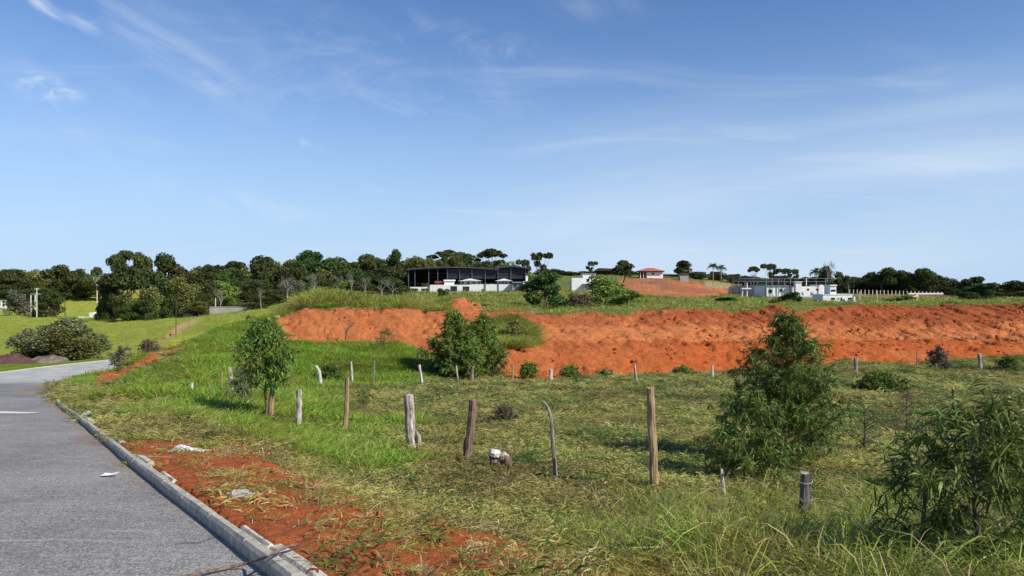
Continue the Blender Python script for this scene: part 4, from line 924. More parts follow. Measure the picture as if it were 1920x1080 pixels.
# ------------------------------------------------------------------ leafy shrubs near the viewer, built stem by stem
def shrub(name, label, px, py, top, prof_, mat, leaf=(.12, .014), nl=9000, droop=.55, ymin=2, lead=0.0, stems=1, trunk=.03, seg=3, clump_=.16, cat='bush', low=.0, D=None, trunkm=None, nb=60, seed=1, curl=.5):
    """prof_: half width (metres) at heights 0..1 of the plant"""
    global rng
    if D is None: x, y, z = hit(px, py, ymin)
    else: y = D; x = (px - 960) / F * y; z = g1(x, y)
    h = CAMZ - (top - 540) / F * y - z
    o = thing(name, (x, y, z), label, cat)
    keep = rng; rng = np.random.default_rng(seed)
    hs = np.array([a for a, b in prof_]); ws = np.array([b for a, b in prof_])
    tb = MB(); lt = np.linspace(0, 1, 12)
    lead_x = lead * lt ** 1.5 + np.cumsum(rng.normal(0, .006, 12)); lead_y = np.cumsum(rng.normal(0, .008, 12))
    C = np.c_[lead_x, lead_y, lt * h - .05]
    tb.tube(C, np.linspace(trunk, trunk * .18, 12), 7)
    Ps = []; Ds = []; base_idx = []
    for b in range(nb):
        q = low + (1 - low) * (rng.random() ** .75); 
        wd = np.interp(q, hs, ws) * rng.uniform(.4, 1.2)
        a = b * 2.399 + rng.uniform(-.4, .4)
        st = np.array([np.interp(max(q - wd * .35 / h, 0.02), lt, lead_x), np.interp(max(q - wd * .35 / h, .02), lt, lead_y), max(q * h - wd * rng.uniform(.35, .8), .04)])
        tt = np.linspace(0, 1, 8); d = np.array([math.cos(a), math.sin(a), 0])
        P = st + d * (wd * tt)[:, None]; P[:, 2] += (q * h - st[2]) * tt ** .8 + .03 * np.sin(tt * 6 + b)
        tb.tube(P, np.linspace(trunk * .32, .002, 8), 4, False)
        for k in range(rng.integers(5, 9)):
            t0 = rng.uniform(.25, 1); p0 = np.array([np.interp(t0, tt, P[:, i]) for i in range(3)])
            d2 = unit(d * .6 + rng.normal(0, .55, 3) + np.array([0, 0, .55])); l2 = rng.uniform(.5, 1.2) * clump_ * 2
            T2 = p0 + d2 * (l2 * tt)[:, None]; T2[:, 2] -= .18 * l2 * tt ** 2
            tb.tube(T2[::2], .002, 3, False)
            base_idx.append((T2, d2))
    per = max(3, nl // len(base_idx))
    for T2, d2 in base_idx:
        j = rng.uniform(.1, 1, per); P = np.stack([np.interp(j, np.linspace(0, 1, 8), T2[:, i]) for i in range(3)], 1)
        Ps.append(P); Ds.append(unit(d2 * .5 + rng.normal(0, .6, (per, 3)) + np.array([0, 0, .1])))
    P = np.vstack(Ps); Dd = np.vstack(Ds); n = len(P)
    V, Q, T_ = leaves(P, Dd, leaf[0] * rng.uniform(.55, 1.2, n), leaf[1] * rng.uniform(.7, 1.2, n), droop * rng.uniform(.3, 1.5, n), seg)
    obj('foliage', mesh('foliage', V, Q, T_, mat), o)
    obj('stem', tb.me('stem', trunkm or bark, True), o)
    rng = keep
    return o
shrub('leafy_bush', 'tall bushy shrub with narrow drooping leaves and a pointed top, standing in the pasture', 1472, 868, 602, [(0, .8), (.1, 1.15), (.35, 1.2), (.5, 1.12), (.65, .95), (.8, .8), (.87, .4), (.93, .12), (1, .05)], l_bush, (.12, .018), 24000, .5, nb=150, seed=11, low=.03, clump_=.15)
shrub('leafy_bush', 'lower side growth of narrow leaves leaning out from the tall pointed shrub', 1395, 872, 742, [(0, .55), (.3, .66), (.7, .5), (1, .1)], l_bush, (.12, .017), 6500, .6, D=12.0, nb=46, seed=12, clump_=.15)
shrub('leafy_bush', 'nearest shrub with long curved dark leaves, cut by the picture edge', 1830, 1110, 748, [(0, .3), (.25, .5), (.55, .58), (.8, .42), (1, .12)], l_bush, (.15, .0145), 3400, .6, D=5.6, nb=46, seed=21, clump_=.13, seg=4)
shrub('leafy_bush', 'small arching spray of long leaves beside the nearest shrub', 1735, 1100, 850, [(0, .2), (.4, .32), (.8, .24), (1, .06)], l_bush, (.14, .014), 800, .75, D=5.9, nb=16, seed=23, clump_=.12, seg=4)
shrub('leafy_bush', 'tall leafy shrub rising out of the picture at the far right edge', 1935, 1100, 775, [(0, .5), (.5, .45), (.8, .35), (1, .15)], l_bush, (.15, .015), 2300, .6, D=6.3, nb=34, seed=25, clump_=.13, seg=4)
shrub('young_tree', 'slender young tree with a dense leafy head beside the tan fence post', 500, 792, 604, [(0, .0), (.3, .05), (.38, .40), (.5, .62), (.7, .64), (.85, .5), (.95, .28), (1, .08)], l_bush, (.15, .03), 9000, .5, nb=80, seed=31, low=.36, clump_=.16, lead=-.15, cat='tree', trunk=.045)
shrub('leafy_bush', 'straggly green bush wrapped round the grey white post left of the young tree', 455, 765, 700, [(0, .4), (.4, .5), (.8, .35), (1, .1)], l_grey, (.11, .03), 1500, .4, nb=26, seed=33)
shrub('leafy_bush', 'low dark weed bush in the pasture behind the tan stake', 680, 775, 728, [(0, .2), (.5, .3), (1, .1)], l_bush, (.09, .02), 700, .4, nb=16, seed=35)
for i, (px_, py_, top, w_, nm, lb, D) in enumerate([
    (850, 712, 588, 1.5, l_feath, 'tall feathery bush at the foot of the red bank, left one of the touching pair', 46),
    (905, 714, 594, 1.5, l_feath, 'wide feathery bush at the foot of the red bank, right one of the touching pair', 46.5),
    (874, 718, 628, 1.45, l_feath, 'lower feathery bush filling the gap in front of the touching pair', 45),
    (925, 714, 655, 1.0, l_olive, 'ragged olive scrub at the right foot of the feathery bushes', 46),
    (965, 655, 600, .95, l_yel, 'pale yellow green scrub on the bench of the red bank behind the feathery bushes', 54),
    (815, 700, 640, 1.2, l_bush, 'low dark scrub left of the feathery bushes', 46),
    (990, 715, 686, .5, l_bush, 'little round bush by the fence line, between the thin stake and the white stub', 45),
    (1068, 716, 692, .6, l_bush, 'little bush by the fence line right of the white stub', 45.5),
    (1135, 716, 700, .6, l_feath, 'low weeds at the bank foot between the little bush and the leaning stake', 46),
    (1280, 714, 692, .8, l_feath, 'low scrub at the bank foot left of the white post', 47),
    (1762, 698, 655, .7, l_grey, 'grey green shrub standing against the lower red bank', 50),
    (1893, 712, 674, .95, l_bush, 'dark rounded bush by the fence near the picture edge', 49),
    (722, 665, 620, 1.0, l_yel, 'sparse twiggy shrub in front of the red mound', 54),
    (618, 728, 690, .8, l_bush, 'dark low bush beside the crooked white post', 43),
    (945, 800, 765, .35, l_brown, 'small dry weed in the middle of the pasture', 21),
    (230, 690, 655, 1.1, l_grey, 'dry scrub growing over the upper part of the red gash', 47),
    (280, 668, 640, .9, l_brown, 'tuft of brown scrub on the ridge above the red gash', 50),
    (1650, 740, 706, 1.3, l_feath, 'patch of grey green scrub in the pasture below the grey post', 36),
    (1620, 830, 755, .7, l_feath, 'loose weedy bush just right of the tall pointed shrub', 16),
    (1700, 790, 740, .6, l_brown, 'dry brown weeds in the pasture behind the nearest shrub', 20)]):
    wide = w_; sparse = (nm is l_yel and 'twiggy' in lb) or 'loose' in lb or 'dry brown' in lb
    shrub('leafy_bush', lb, px_, py_, top, [(0, wide * .8), (.3, wide), (.6, wide * .85), (.85, wide * .55), (1, wide * .15)], nm, (.16 if D > 30 else .1, .045 if D > 30 else .015), 900 if sparse else (21000 if w_ > 1.25 else 3600), .4, D=D, nb=110 if w_ > 1.25 else 34, seed=50 + i, clump_=.22 if D > 30 else .12, seg=2)
for i, (px_, py_, top, sc_, lb) in enumerate([(646, 648, 578, 1.0, 'small leafless tree in front of the red mound, the larger of two'), (617, 648, 596, .8, 'thin leafless sapling in front of the red mound, the smaller of two')]):
    D = 56; x = (px_ - 960) / F * D; z = g1(x, D); h = CAMZ - (top - 540) / F * D - z
    o = thing('bare_tree', (x, D, z), lb, 'tree'); _, t_ = bare_tree(3, 21 + i, bark, .022, .42)
    obj('trunk', t_, o); o.scale = (h * 1.05, h * .9, h * 1.05)

# ------------------------------------------------------------------ fence posts
w_grey = solid('grey_weathered_wood', (.30, .26, .21), .95, 4, .45, bump=.9, stretch=(5, 5, .7), bscale=9)
w_pale = solid('bleached_wood', (.52, .46, .38), .95, 4, .6, bump=.9, stretch=(5, 5, .7), bscale=9)
w_tan = solid('tan_wood', (.38, .26, .15), .95, 4, .35, bump=.8, stretch=(5, 5, .7), bscale=9)
w_red = solid('reddish_old_wood', (.24, .16, .12), .95, 4, .45, bump=.9, stretch=(5, 5, .7), bscale=9)
w_dark = solid('dark_squared_wood', (.16, .145, .13), .95, 4, .4, bump=.9, stretch=(5, 5, .7), bscale=9)
w_white = solid('whitewashed_wood', (.60, .57, .50), .9, 5, .5, bump=.6, stretch=(5, 5, .7), bscale=9)
w_black = solid('dark_hollow', (.035, .03, .028), 1, 8, .3)
def post(label, pts, wpx, mat, taper=.9, jag=.02, n=9, dmin=2.0, group=None, extra=None, sink=.25, D=None):
    bx, by = pts[-1]; x, y, z = hit(bx, by, dmin)
    if D: y = D; x = (bx - 960) / F * y; z = g1(x, y)
    o = thing('fence_post', (x, y, z), label, 'post', group)
    P = np.array([((p - 960) / F * y - x, 0, CAMZ - (q - 540) / F * y - z) for p, q in pts[::-1]])
    P[0, 2] = -.02
    P = np.vstack([[P[0] + [0, 0, -sink]], P]); Pd = spline(P, 5); Pd[:, 1] += np.cumsum(rng.normal(0, .002, len(Pd)))
    r = wpx / F * y / 2; t = np.linspace(1.08, taper, len(Pd)) * r * (1 + rng.normal(0, .03, len(Pd)))
    mb = MB(); mb.tube(Pd, t, n, True, .22)
    V = mb.V[0]; k = len(V) - 2 - n; V[k:k + n, 2] += rng.uniform(-jag, jag, n)
    me = mb.me('stake', mat, False); obj('stake', me, o)
    if extra: extra(o, r, P)
    return o
def e_burl(o, r, P):
    mb = MB(); hh = P[-1][2]; mb.tube([(r * .9, -.02, hh * .02), (r * 1.35, -.02, hh * .14), (r * 1.3, -.02, hh * .28), (r * .75, 0, hh * .38)], [r * .35, r * .5, r * .42, r * .1], 7, True, .2); mb.build('burl', w_pale, o)
    mb = MB(); mb.tube([(r * .75, -r * .62, hh * .14), (r * .8, -r * .7, hh * .25), (r * .68, -r * .6, hh * .34)], [.006, .018, .005], 6); mb.build('crack', w_black, o)
def e_hollow(o, r, P):
    hh = P[-1][2]; mb = MB(); mb.tube([(.0, -r * .5, hh * .14), (.005, -r * .72, hh * .28), (r * .3, -r * .6, hh * .42)], [r * .4, r * .55, r * .3], 7); mb.build('dark_hollow', w_black, o)  # hollow drawn as a near-black lump on the stake, no recess cut
def e_wire(o, r, P):
    hh = P[-1][2]; mb = MB(); th = np.linspace(0, 6.28, 17)
    for q in (.22, .55, .88): mb.tube(np.c_[np.cos(th) * r * 1.25, np.sin(th) * r * 1.25, hh * q + .03 * np.sin(th)], .003, 4, False)
    mb.build('wire', solid('old_wire', (.5, .5, .48), .6, 5, .2), o)
    mb = MB(); mb.tube([(0, 0, hh + .001), (0, 0, hh + .012)], [r * .93, r * .7], 9, True, .2); mb.build('sawn_top', w_pale, o)
def e_stick(o, r, P):
    mb = MB(); mb.tube([(-.14, -.03, .05), (-.07, -.03, .2), (0, -.02, P[-1][2] * .92)], .008, 5); mb.build('stick', w_red, o)
PZ = [
 ('dark squared post with a pale sawn top and wire loops, deep in the grass', [(1511, 887), (1509, 945), (1508, 1005)], 23, w_dark, .95, e_wire, 5, 8.2),
 ('short bleached post with a stick leaning on it, near the tall pointed shrub', [(1353, 880), (1356, 912), (1358, 950)], 12, w_white, .45, e_stick, 8, 10.2),
 ('tall round brown post, the tallest of the fence', [(1219, 726), (1222, 800), (1228, 940)], 16, w_tan, .92, None, 10, 10.6),
 ('thin post bent over at its top, second tallest', [(1017, 752), (1026, 763), (1033, 785), (1036, 825), (1040, 870), (1042, 928)], 9, w_grey, .55, None, 7, 11.5),
 ('reddish leaning post with a dark hollow near its foot', [(887, 750), (883, 800), (877, 850), (872, 885)], 14, w_red, 1.05, e_hollow, 8, 13.6),
 ('thick weathered grey post with a burl and cracks at its foot', [(766, 740), (768, 780), (771, 820), (773, 860)], 20, w_pale, .88, e_burl, 9, 15.2),
 ('straight tan stake between the thick post and the short grey one', [(651, 708), (650, 760), (646, 815)], 9, w_tan, .9, None, 7, None),
 ('short pale grey post swelling at its foot', [(560, 731), (561, 765), (558, 806)], 12, w_pale, .85, None, 8, None),
 ('tan post standing against the young leafy tree', [(513, 694), (510, 740), (507, 792)], 10, w_tan, .85, None, 7, None),
 ('whitish stub alone in the tall grass, farthest toward the road', [(360, 718), (358, 744)], 8, w_white, .8, None, 7, None),
 ('grey stub half lost in the grass next to the thin tan stake', [(393, 723), (394, 745)], 8, w_grey, .8, None, 7, None),
 ('thin tan stake between the grey stub and the grey white post', [(416, 697), (415, 747)], 4, w_tan, .9, None, 5, None),
 ('grey white post wrapped by a straggly bush', [(431, 689), (433, 720), (435, 748)], 8, w_pale, .9, None, 7, None),
 ('crooked white post with a knobbly head', [(592, 686), (598, 697), (600, 712), (603, 732)], 9, w_white, .7, None, 8, None),
 ('cream stake behind the straight tan one', [(658, 678), (661, 727)], 5, w_white, .9, None, 6, None),
 ('very thin grey stick in the tall grass', [(702, 674), (700, 728)], 3, w_grey, .8, None, 5, None),
 ('cream stake leaning toward the feathery bushes', [(786, 684), (793, 731)], 6, w_white, .9, None, 6, None),
 ('thin pale stake in front of the left feathery bush', [(855, 686), (860, 724)], 4, w_pale, .9, None, 6, None),
 ('short grey post in front of the right feathery bush', [(886, 687), (885, 718)], 6, w_grey, .8, None, 7, None),
 ('thin tan stake against the lower red bank, left of the little round bush', [(961, 684), (961, 715)], 4, w_tan, .9, None, 5, None),
 ('white stub against the lower red bank between two little bushes', [(1033, 692), (1033, 718)], 7, w_white, 1, None, 7, None),
 ('leaning grey stake against the middle of the red bank', [(1189, 681), (1194, 720)], 5, w_pale, .8, None, 6, None),
 ('short white post left of the tall pointed shrub, by the bank foot', [(1335, 685), (1336, 712)], 6, w_white, .8, None, 7, None),
 ('dark grey post right of the tall pointed shrub, by the bank foot', [(1604, 671), (1606, 706)], 7, w_grey, .95, None, 7, None),
 ('hair thin stake against the right part of the red bank', [(1719, 660), (1720, 690)], 3, w_tan, .9, None, 5, None),
 ('grey post beside the dark rounded bush at the bank foot', [(1836, 663), (1839, 696)], 7, w_pale, .95, None, 7, None),
]
for lb, pts, wpx, mat, tp, ex, n, D in PZ: post(lb, pts, wpx, mat, tp, .02 if wpx > 7 else .005, n, D=D, extra=ex)

# broken stump with a bleached head and a second lobe
x, y, z = hit(930, 905, 9)
y = 12.3; x = (928 - 960) / F * y; z = g1(x, y)
o = thing('broken_stump', (x, y, z), 'broken stump with a bleached white head and a dark split side lobe in the pasture', 'stump')
k = y / F
mb = MB(); mb.tube([(-.01, 0, -.1), (-.03, 0, .08), (.01, -.01, .17), (-.03, 0, .24), (-.01, 0, .30)], [.085, .06, .085, .07, .10], 10, True, .45); mb.build('trunk', w_red, o)
mb = MB(); mb.tube([(-.01, -.015, .28), (0, -.02, .33), (.0, -.015, .37), (.01, -.01, .39)], [.10, .105, .08, .04], 10, True, .35); mb.build('bleached_head', solid('bleached_white_wood', (.74, .71, .62), .9, 9, .4, bump=.9), o)
mb = MB(); mb.tube([(.02, 0, .14), (.11, -.01, .22), (.17, 0, .24), (.22, 0, .18), (.25, 0, .08)], [.05, .08, .09, .07, .03], 9, True, .4); mb.build('side_lobe', w_red, o)
mb = MB(); mb.tube([(.09, -.03, .27), (.16, -.035, .30), (.22, -.03, .26)], [.05, .055, .03], 8, True, .4); mb.build('bleached_rim', w_pale, o)
o2 = thing('branch_or_shadow', (x + .1, y - .25, z), 'dark branch shape for the twig shadow in the grass before the broken stump', 'branch')
mb = MB(); mb.tube([(-.35, .1, .07), (-.1, .05, .06), (.15, -.05, .05), (.45, -.2, .04), (.75, -.5, .02)], [.012, .025, .04, .03, .008], 6, True, .2); mb.build('branch', w_black, o2)  # near-black branch mesh stands in for the twig shadow on the grass

# ------------------------------------------------------------------ litter on the road and verge
pts = [(300, 1092), (360, 1078), (420, 1066), (470, 1054), (505, 1042), (535, 1026), (560, 1020)]
P = []
for (a, b), up in zip(pts, (.012, .03, .012, .05, .15, .16, .15)):
    Y = (1.31 - up) / ((b - 540) / F - .1); P.append(((a - 960) / F * Y, Y, CAMZ - (b - 540) / F * Y))
P = np.array(P); o = thing('branch_or_shadow', tuple(P[0]), 'long thin brown branch lying across the road and over the kerb', 'branch')
mb = MB(); mb.tube(spline(P - P[0], 4), np.linspace(.011, .008, 25), 6, True, .3); mb.tube([P[4] - P[0], P[4] - P[0] + [.16, .05, .03], P[4] - P[0] + [.3, .02, -.0]], [.006, .004, .002], 5); mb.build('branch', w_red, o, True)
def on_road(px, py): 
    Y = np.arange(3.5, 60, .02); g = roadz(Y); zz = CAMZ - (py - 540) / F * Y; i = int(np.argmin(np.abs(g - zz))); return ((px - 960) / F * Y[i], Y[i], float(g[i]))
x, y, z = on_road(207, 893)
V = [(-.085, -.05, .012), (.0, -.07, .02), (.09, -.03, .035), (.075, .06, .03), (-.01, .05, .014), (-.08, .04, .02)]
paper = solid('white_paper', (.85, .85, .83), .7, 5, .05)
mb = MB(); Vt = np.array(V); mb.add(np.vstack([Vt, Vt - [0, 0, .004]]), [(0, 1, 4, 5), (1, 2, 3, 4), (11, 10, 7, 6), (10, 9, 8, 7), (0, 6, 7, 1), (1, 7, 8, 2), (2, 8, 9, 3), (3, 9, 10, 4), (4, 10, 11, 5), (5, 11, 6, 0)])
mb.build('paper_scrap', paper, None)
o = COL.objects['paper_scrap']; o.location = (x, y, z + .008); o['label'] = 'crumpled white sheet of paper lying on the asphalt'; o['category'] = 'paper'
# broken hollow block
x, y, z = hit(450, 934, 3)
blk = solid('grey_block', (.55, .56, .56), .9, 12, .25, bump=.6)
o = thing('hollow_block', (x, y, z + .02), 'broken grey hollow block lying on the red verge', 'block', rz=.15)
mb = MB(); mb.box(-.09, -.068, -.07, .07, 0, .10); mb.box(-.066, .10, -.07, -.046, 0, .10, jit=.003); mb.box(-.066, .10, .046, .07, 0, .085, jit=.003); mb.box(.0, .022, -.044, .044, 0, .09); mb.box(.08, .098, -.044, .044, 0, .095); mb.build('block', blk, o); o.scale = (.68, .7, .5)
for i, (dx, dy, s_) in enumerate([(-.10, .02, .026), (.11, -.01, .028), (.16, .04, .02)]):
    mb = MB(); mb.box(-s_, s_, -s_ * .7, s_ * .7, -.01, s_ * .9, rz=.4 * i, jit=.008); q = obj('block_fragment', mb.me('block_fragment', blk), None)
    q.location = (x + dx, y + dy, g1(x + dx, y + dy) + .02); q['label'] = ['grey chip left of the broken hollow block', 'flat grey chip touching the right end of the broken block', 'smallest grey chip beyond the right end of the broken block'][i]; q['category'] = 'rubble'
# hardened heap of cement, rags
def heap(name, px, py, sx_, sy_, h, mat, label, cat, seed=0, D=None, nn=26):
    x, y, z = hit(px, py, 3)
    if D: y = D; x = (px - 960) / F * D; z = g1(x, D)
    g = np.linspace(-1, 1, nn); A, B = np.meshgrid(g, g); r = np.sqrt(A * A + B * B)
    H = np.clip(1 - r, 0, 1) ** .7 * (.45 + 1.1 * fbm(A * 3 + seed, B * 3 + seed, seed, 4)) * h - .04
    id_ = np.arange(nn * nn).reshape(nn, nn); Q = np.stack([id_[:-1, :-1], id_[:-1, 1:], id_[1:, 1:], id_[1:, :-1]], -1).reshape(-1, 4)
    o = obj(name, mesh(name, np.stack([A * sx_, B * sy_, H], -1).reshape(-1, 3), Q, None, mat)); o.location = (x, y, z + .01)
    o['label'] = label; o['category'] = cat; return o
cem = solid('pale_cement', (.66, .67, .68), .9, 14, .3, bump=.6)
heap('cement_heap', 345, 846, .28, .2, .10, cem, 'spilled heap of pale hardened cement on the verge above the red patch', 'cement', 3)
heap('cement_heap', 287, 842, .14, .1, .06, cem, 'small pale lump of cement in the grass left of the larger heap', 'cement', 5)
rag = solid('dirty_white_rag', (.74, .73, .69), .9, 9, .25, bump=.4)
heap('plastic_rag', 166, 781, .2, .26, .13, rag, 'crumpled dirty white rag beside the kerb', 'rag', 8)
heap('plastic_rag', 206, 780, .16, .12, .10, rag, 'little white scrap in the grass beyond the larger rag', 'rag', 9)
heap('plastic_rag', 288, 812, .10, .08, .08, rag, 'tiny pale scrap on the bare patch of the verge', 'rag', 10)
heap('brush_pile', 88, 676, 1.9, 1.2, .8, solid('pale_pink_brush', (.20, .16, .13), .95, 2.5, .5, bump=1), 'pile of dry pinkish brushwood under the wide grey tree', 'brushwood', 12, D=58)
heap('earth_heap', 12, 692, 2.6, 2.0, 1.0, solid('dark_red_earth', (.12, .06, .05), .95, 2, .3, bump=.8), 'low heap of dark red earth beside the road bend', 'heap', 14, D=57)
for i, (px_, py_, s_, lb) in enumerate([(515, 888, .055, 'round lump of red earth at the far corner of the bare verge'), (385, 926, .055, 'dark red lump of earth close to the kerb'), (480, 942, .05, 'red lump of earth at the right end of the broken block'), (430, 915, .04, 'small red lump just behind the broken block')]):
    q = obj('earth_lump', clods[i % 3].copy()); x, y, z = hit(px_, py_, 3); q.location = (x, y, z + s_ * .5); q.scale = (s_, s_, s_); q['label'] = lb; q['category'] = 'earth lump'
ck = MB(); cs = [on_road(a, b) for a, b in [(330, 1022), (352, 1019), (372, 1021), (392, 1013), (412, 1008), (424, 1007)]]
for (x0, y0, z0), (x1, y1, z1) in zip(cs[:-1], cs[1:]):
    ck.add([(x0, y0 - .006, z0 + .012), (x1, y1 - .004, z1 + .012), (x1, y1 + .005, z1 + .012), (x0, y0 + .006, z0 + .012)], [(0, 1, 2, 3)])
ck.build('road_crack', w_black, None, kind='structure')
# weeds along the kerb foot
for px_, py_, lb in [(236, 872, 'green weed tuft sprouting over the kerb where the clean stones begin'), (420, 1000, 'small weed growing in the kerb joint'), (345, 958, 'tiny weed between two kerb stones')]:
    x, y, z = on_road(px_, py_); o = thing('weed_tuft', (x + .07, y, z), lb, 'weed')
    obj('foliage', clump('foliage', 40 if px_ == 236 else 14, .22 if px_ == 236 else .1, .05, .008, g_lush, 1, .5), o)

# ------------------------------------------------------------------ buildings
white = solid('white_render', (.80, .79, .76), .85, 1.5, .06); greyclad = solid('grey_cladding', (.36, .38, .41), .6, .8, .1)
steel = solid('grey_steel', (.22, .23, .26), .5, 1, .1, metal=.3); net_shade = solid('dark_netting_and_shade', (.035, .036, .045), .9, 1, .2); roofd = solid('dark_roof_sheet', (.07, .072, .085), .6, .6, .2)
glassd = solid('dark_window', (.03, .035, .04), .15, 1, .1); tile = solid('red_roof_tile', (.42, .15, .08), .9, 3, .25); greywall = solid('raw_grey_wall', (.36, .35, .33), .9, 1, .2)
woodd = solid('dark_timber', (.08, .06, .05), .9, 2, .3); cream = solid('cream_concrete', (.72, .68, .42), .9, 1, .1); blue = solid('blue_tarp', (.10, .18, .24), .6, 2, .2)
WX = lambda px, Y: (px - 960) / F * Y
WZ = lambda py, Y: CAMZ - (py - 540) / F * Y
class Bld:
    def __init__(s, name, px, Y, label, cat, group=None):
        s.Y = Y; s.x = WX(px, Y); s.z = g1(s.x, Y); s.o = thing(name, (s.x, Y, s.z), label, cat, group)
    def b(s, name, p0, p1, t, bt, mat, y0=0.0, y1=.3, parent=None):
        """box between picture columns p0..p1 and rows t..bt at depth y0..y1 behind the front"""
        Y = s.Y; z0 = (WZ(bt, Y) if bt is not None else s.z - 1.0) - s.z
        mb = MB(); mb.box(WX(p0, Y) - s.x, WX(p1, Y) - s.x, y0, y1, z0, WZ(t, Y) - s.z); return mb.build(name, mat, parent or s.o)
    def win(s, p0, p1, t, bt, mat=None, sill=True):
        w_ = s.b('window', p0, p1, t, bt, mat or glassd, -.06, -.005)
        s.b('frame', p0 - .25, p1 + .25, t - .25, t, white, -.09, -.003, w_); 
        if sill: s.b('sill', p0 - .3, p1 + .3, bt, bt + .3, greywall, -.12, -.003, w_)
# big dark steel hall
h = Bld('steel_hall', 875, 185, 'wide open steel hall with a dark low roof and pale uprights, above the red bank', 'hall')
for px_ in [766, 778, 804, 821, 839, 862, 885, 910, 934, 958, 985]: h.b('column', px_ - .3, px_ + .3, 503, None, steel, -.15, .15)
for r_ in (505, 512.5, 520): h.b('girt', 800, 988, r_, r_ + .25, net_shade, -.1, .02)
h.b('netting', 836, 988, 504.5, 523, net_shade, .25, .35); h.b('rear_shade_sheet', 766, 988, 504, 530, net_shade, 14, 14.3)  # dark sheets here put the shade under the roof into colour
h.b('side_shade_sheet', 985, 988, 504, 528, net_shade, .3, 14)
h.b('side_shade_sheet', 764.5, 766, 504, 528, net_shade, .3, 14)  # side sheets are dark for the painted interior shade
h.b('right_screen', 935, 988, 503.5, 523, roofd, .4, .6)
Y = h.Y
for (a, c, b_, e0, pk) in [(763, 860, 935, 504.3, 500), (925, 960, 992, 503, 498.5)]:
    mb = MB(); xs = np.linspace(a, b_, 13); pr = [(WX(q, Y) - h.x, WZ(e0 - (e0 - pk) * math.sin((q - a) / (b_ - a) * math.pi) ** .8, Y) - h.z) for q in xs]
    V = []
    for yy in (-.8, 16): 
        for dz in (0, -.3): V += [(p, yy, q + dz + (-.6 if yy > 0 else 0)) for p, q in pr]
    n = 13; Qs = []
    for i in range(n - 1):
        Qs += [(i, i + 1, 2 * n + i + 1, 2 * n + i), (n + i, 3 * n + i, 3 * n + i + 1, n + i + 1), (i, n + i, n + i + 1, i + 1), (2 * n + i, 2 * n + i + 1, 3 * n + i + 1, 3 * n + i)]
    mb.add(V, Qs); mb.build('roof', roofd, h.o)
# white building in front of it
b = Bld('white_building', 880, 178, 'long low white building with dark openings in front of the steel hall', 'building')
b.b('wall', 882, 960, 533, None, white, 0, 4); b.b('wall', 806, 882, 534, None, white, 0, 4); b.b('wall', 768, 806, 538, None, white, .5, 4)
for a in [(773, 784, 541, 548), (790, 803, 541, 548), (845, 857, 536.5, 546), (868, 880, 537, 546)]: b.win(*a)
b.b('column', 909, 911, 530, None, steel, -.2, -.02); b.b('column', 934, 935.5, 530, None, steel, -.2, -.02)
b.b('doorway', 903, 908, 542, 550, glassd, -.05, -.01)
for (a, c, e, lb) in [(859, 905, 522, 'white pavilion with a shallow pitched roof under the steel hall, left of the dark post'), (928, 962, 522, 'white pavilion with a shallow pitched roof at the right end of the long white building')]:
    p = Bld('pavilion', (a + c) / 2, 182, lb, 'pavilion'); Y = 182
    p.b('wall', a + 4, c - 4, 527, None, greywall, .5, 3)
    for q in np.linspace(a + 6, c - 8, 4): p.b('window', q, q + 4, 528.5, 532, glassd, .42, .49)
    mb = MB(); m_ = (a + c) / 2; V = []
    for yy in (-.4, 4): V += [(WX(a, Y) - p.x, yy, WZ(527, Y) - p.z), (WX(m_, Y) - p.x, yy, WZ(522.3, Y) - p.z), (WX(c, Y) - p.x, yy, WZ(527, Y) - p.z), (WX(m_, Y) - p.x, yy, WZ(526, Y) - p.z)]
    mb.add(V, [(0, 1, 5, 4), (1, 2, 6, 5), (3, 0, 4, 7), (2, 3, 7, 6)], [(0, 3, 1), (3, 2, 1), (4, 5, 7), (7, 5, 6)]); mb.build('roof', white, p.o)
p = Bld('container', 842, 181, 'white flat roofed cabin with a red fascia behind the long white building', 'cabin')
p.b('wall', 833, 850, 528, None, white, 0, 3); p.b('roof', 832, 852, 524.5, 527.2, white, -.3, 3.2); p.b('fascia', 815, 832, 527, 531, solid('dull_red_sheet', (.3, .06, .05), .8, 1, .2), .1, .4)
b = Bld('grey_block_building', 975, 176, 'small raw grey block building at the right end of the white one', 'building')
b.b('wall', 960.5, 982, 530, None, greywall, 0, 5); b.b('roof', 960, 984, 528.5, 529.9, greyclad, -.4, 5.2); b.win(963, 969, 533, 538); b.b('door', 973, 976, 538, 548, glassd, -.05, -.01)
b = Bld('white_cabin', 992, 172, 'small white flat roofed cabin beside the round dark green bush', 'cabin')
b.b('wall', 982.5, 1006, 533, None, greywall, 0, 4); b.b('roof', 981, 1006, 527.5, 532.8, white, -.4, 4.3); b.b('chimney', 986, 990, 517, 527, white, .5, 1.4)
# white house behind the bushes
b = Bld('white_house', 1104, 180, 'white house mostly hidden behind the bushes on the bank edge', 'house')
b.b('wall', 1072, 1118, 521, None, white, 0, 6); b.b('wall', 1093, 1117, 513.5, 521, white, .2, 6); b.win(1100, 1105, 523, 528); b.b('roof', 1092, 1118, 512.6, 513.4, greywall, 0, 6.2)
b.b('canopy', 1092, 1120, 532, 533, greywall, -2, -.02)
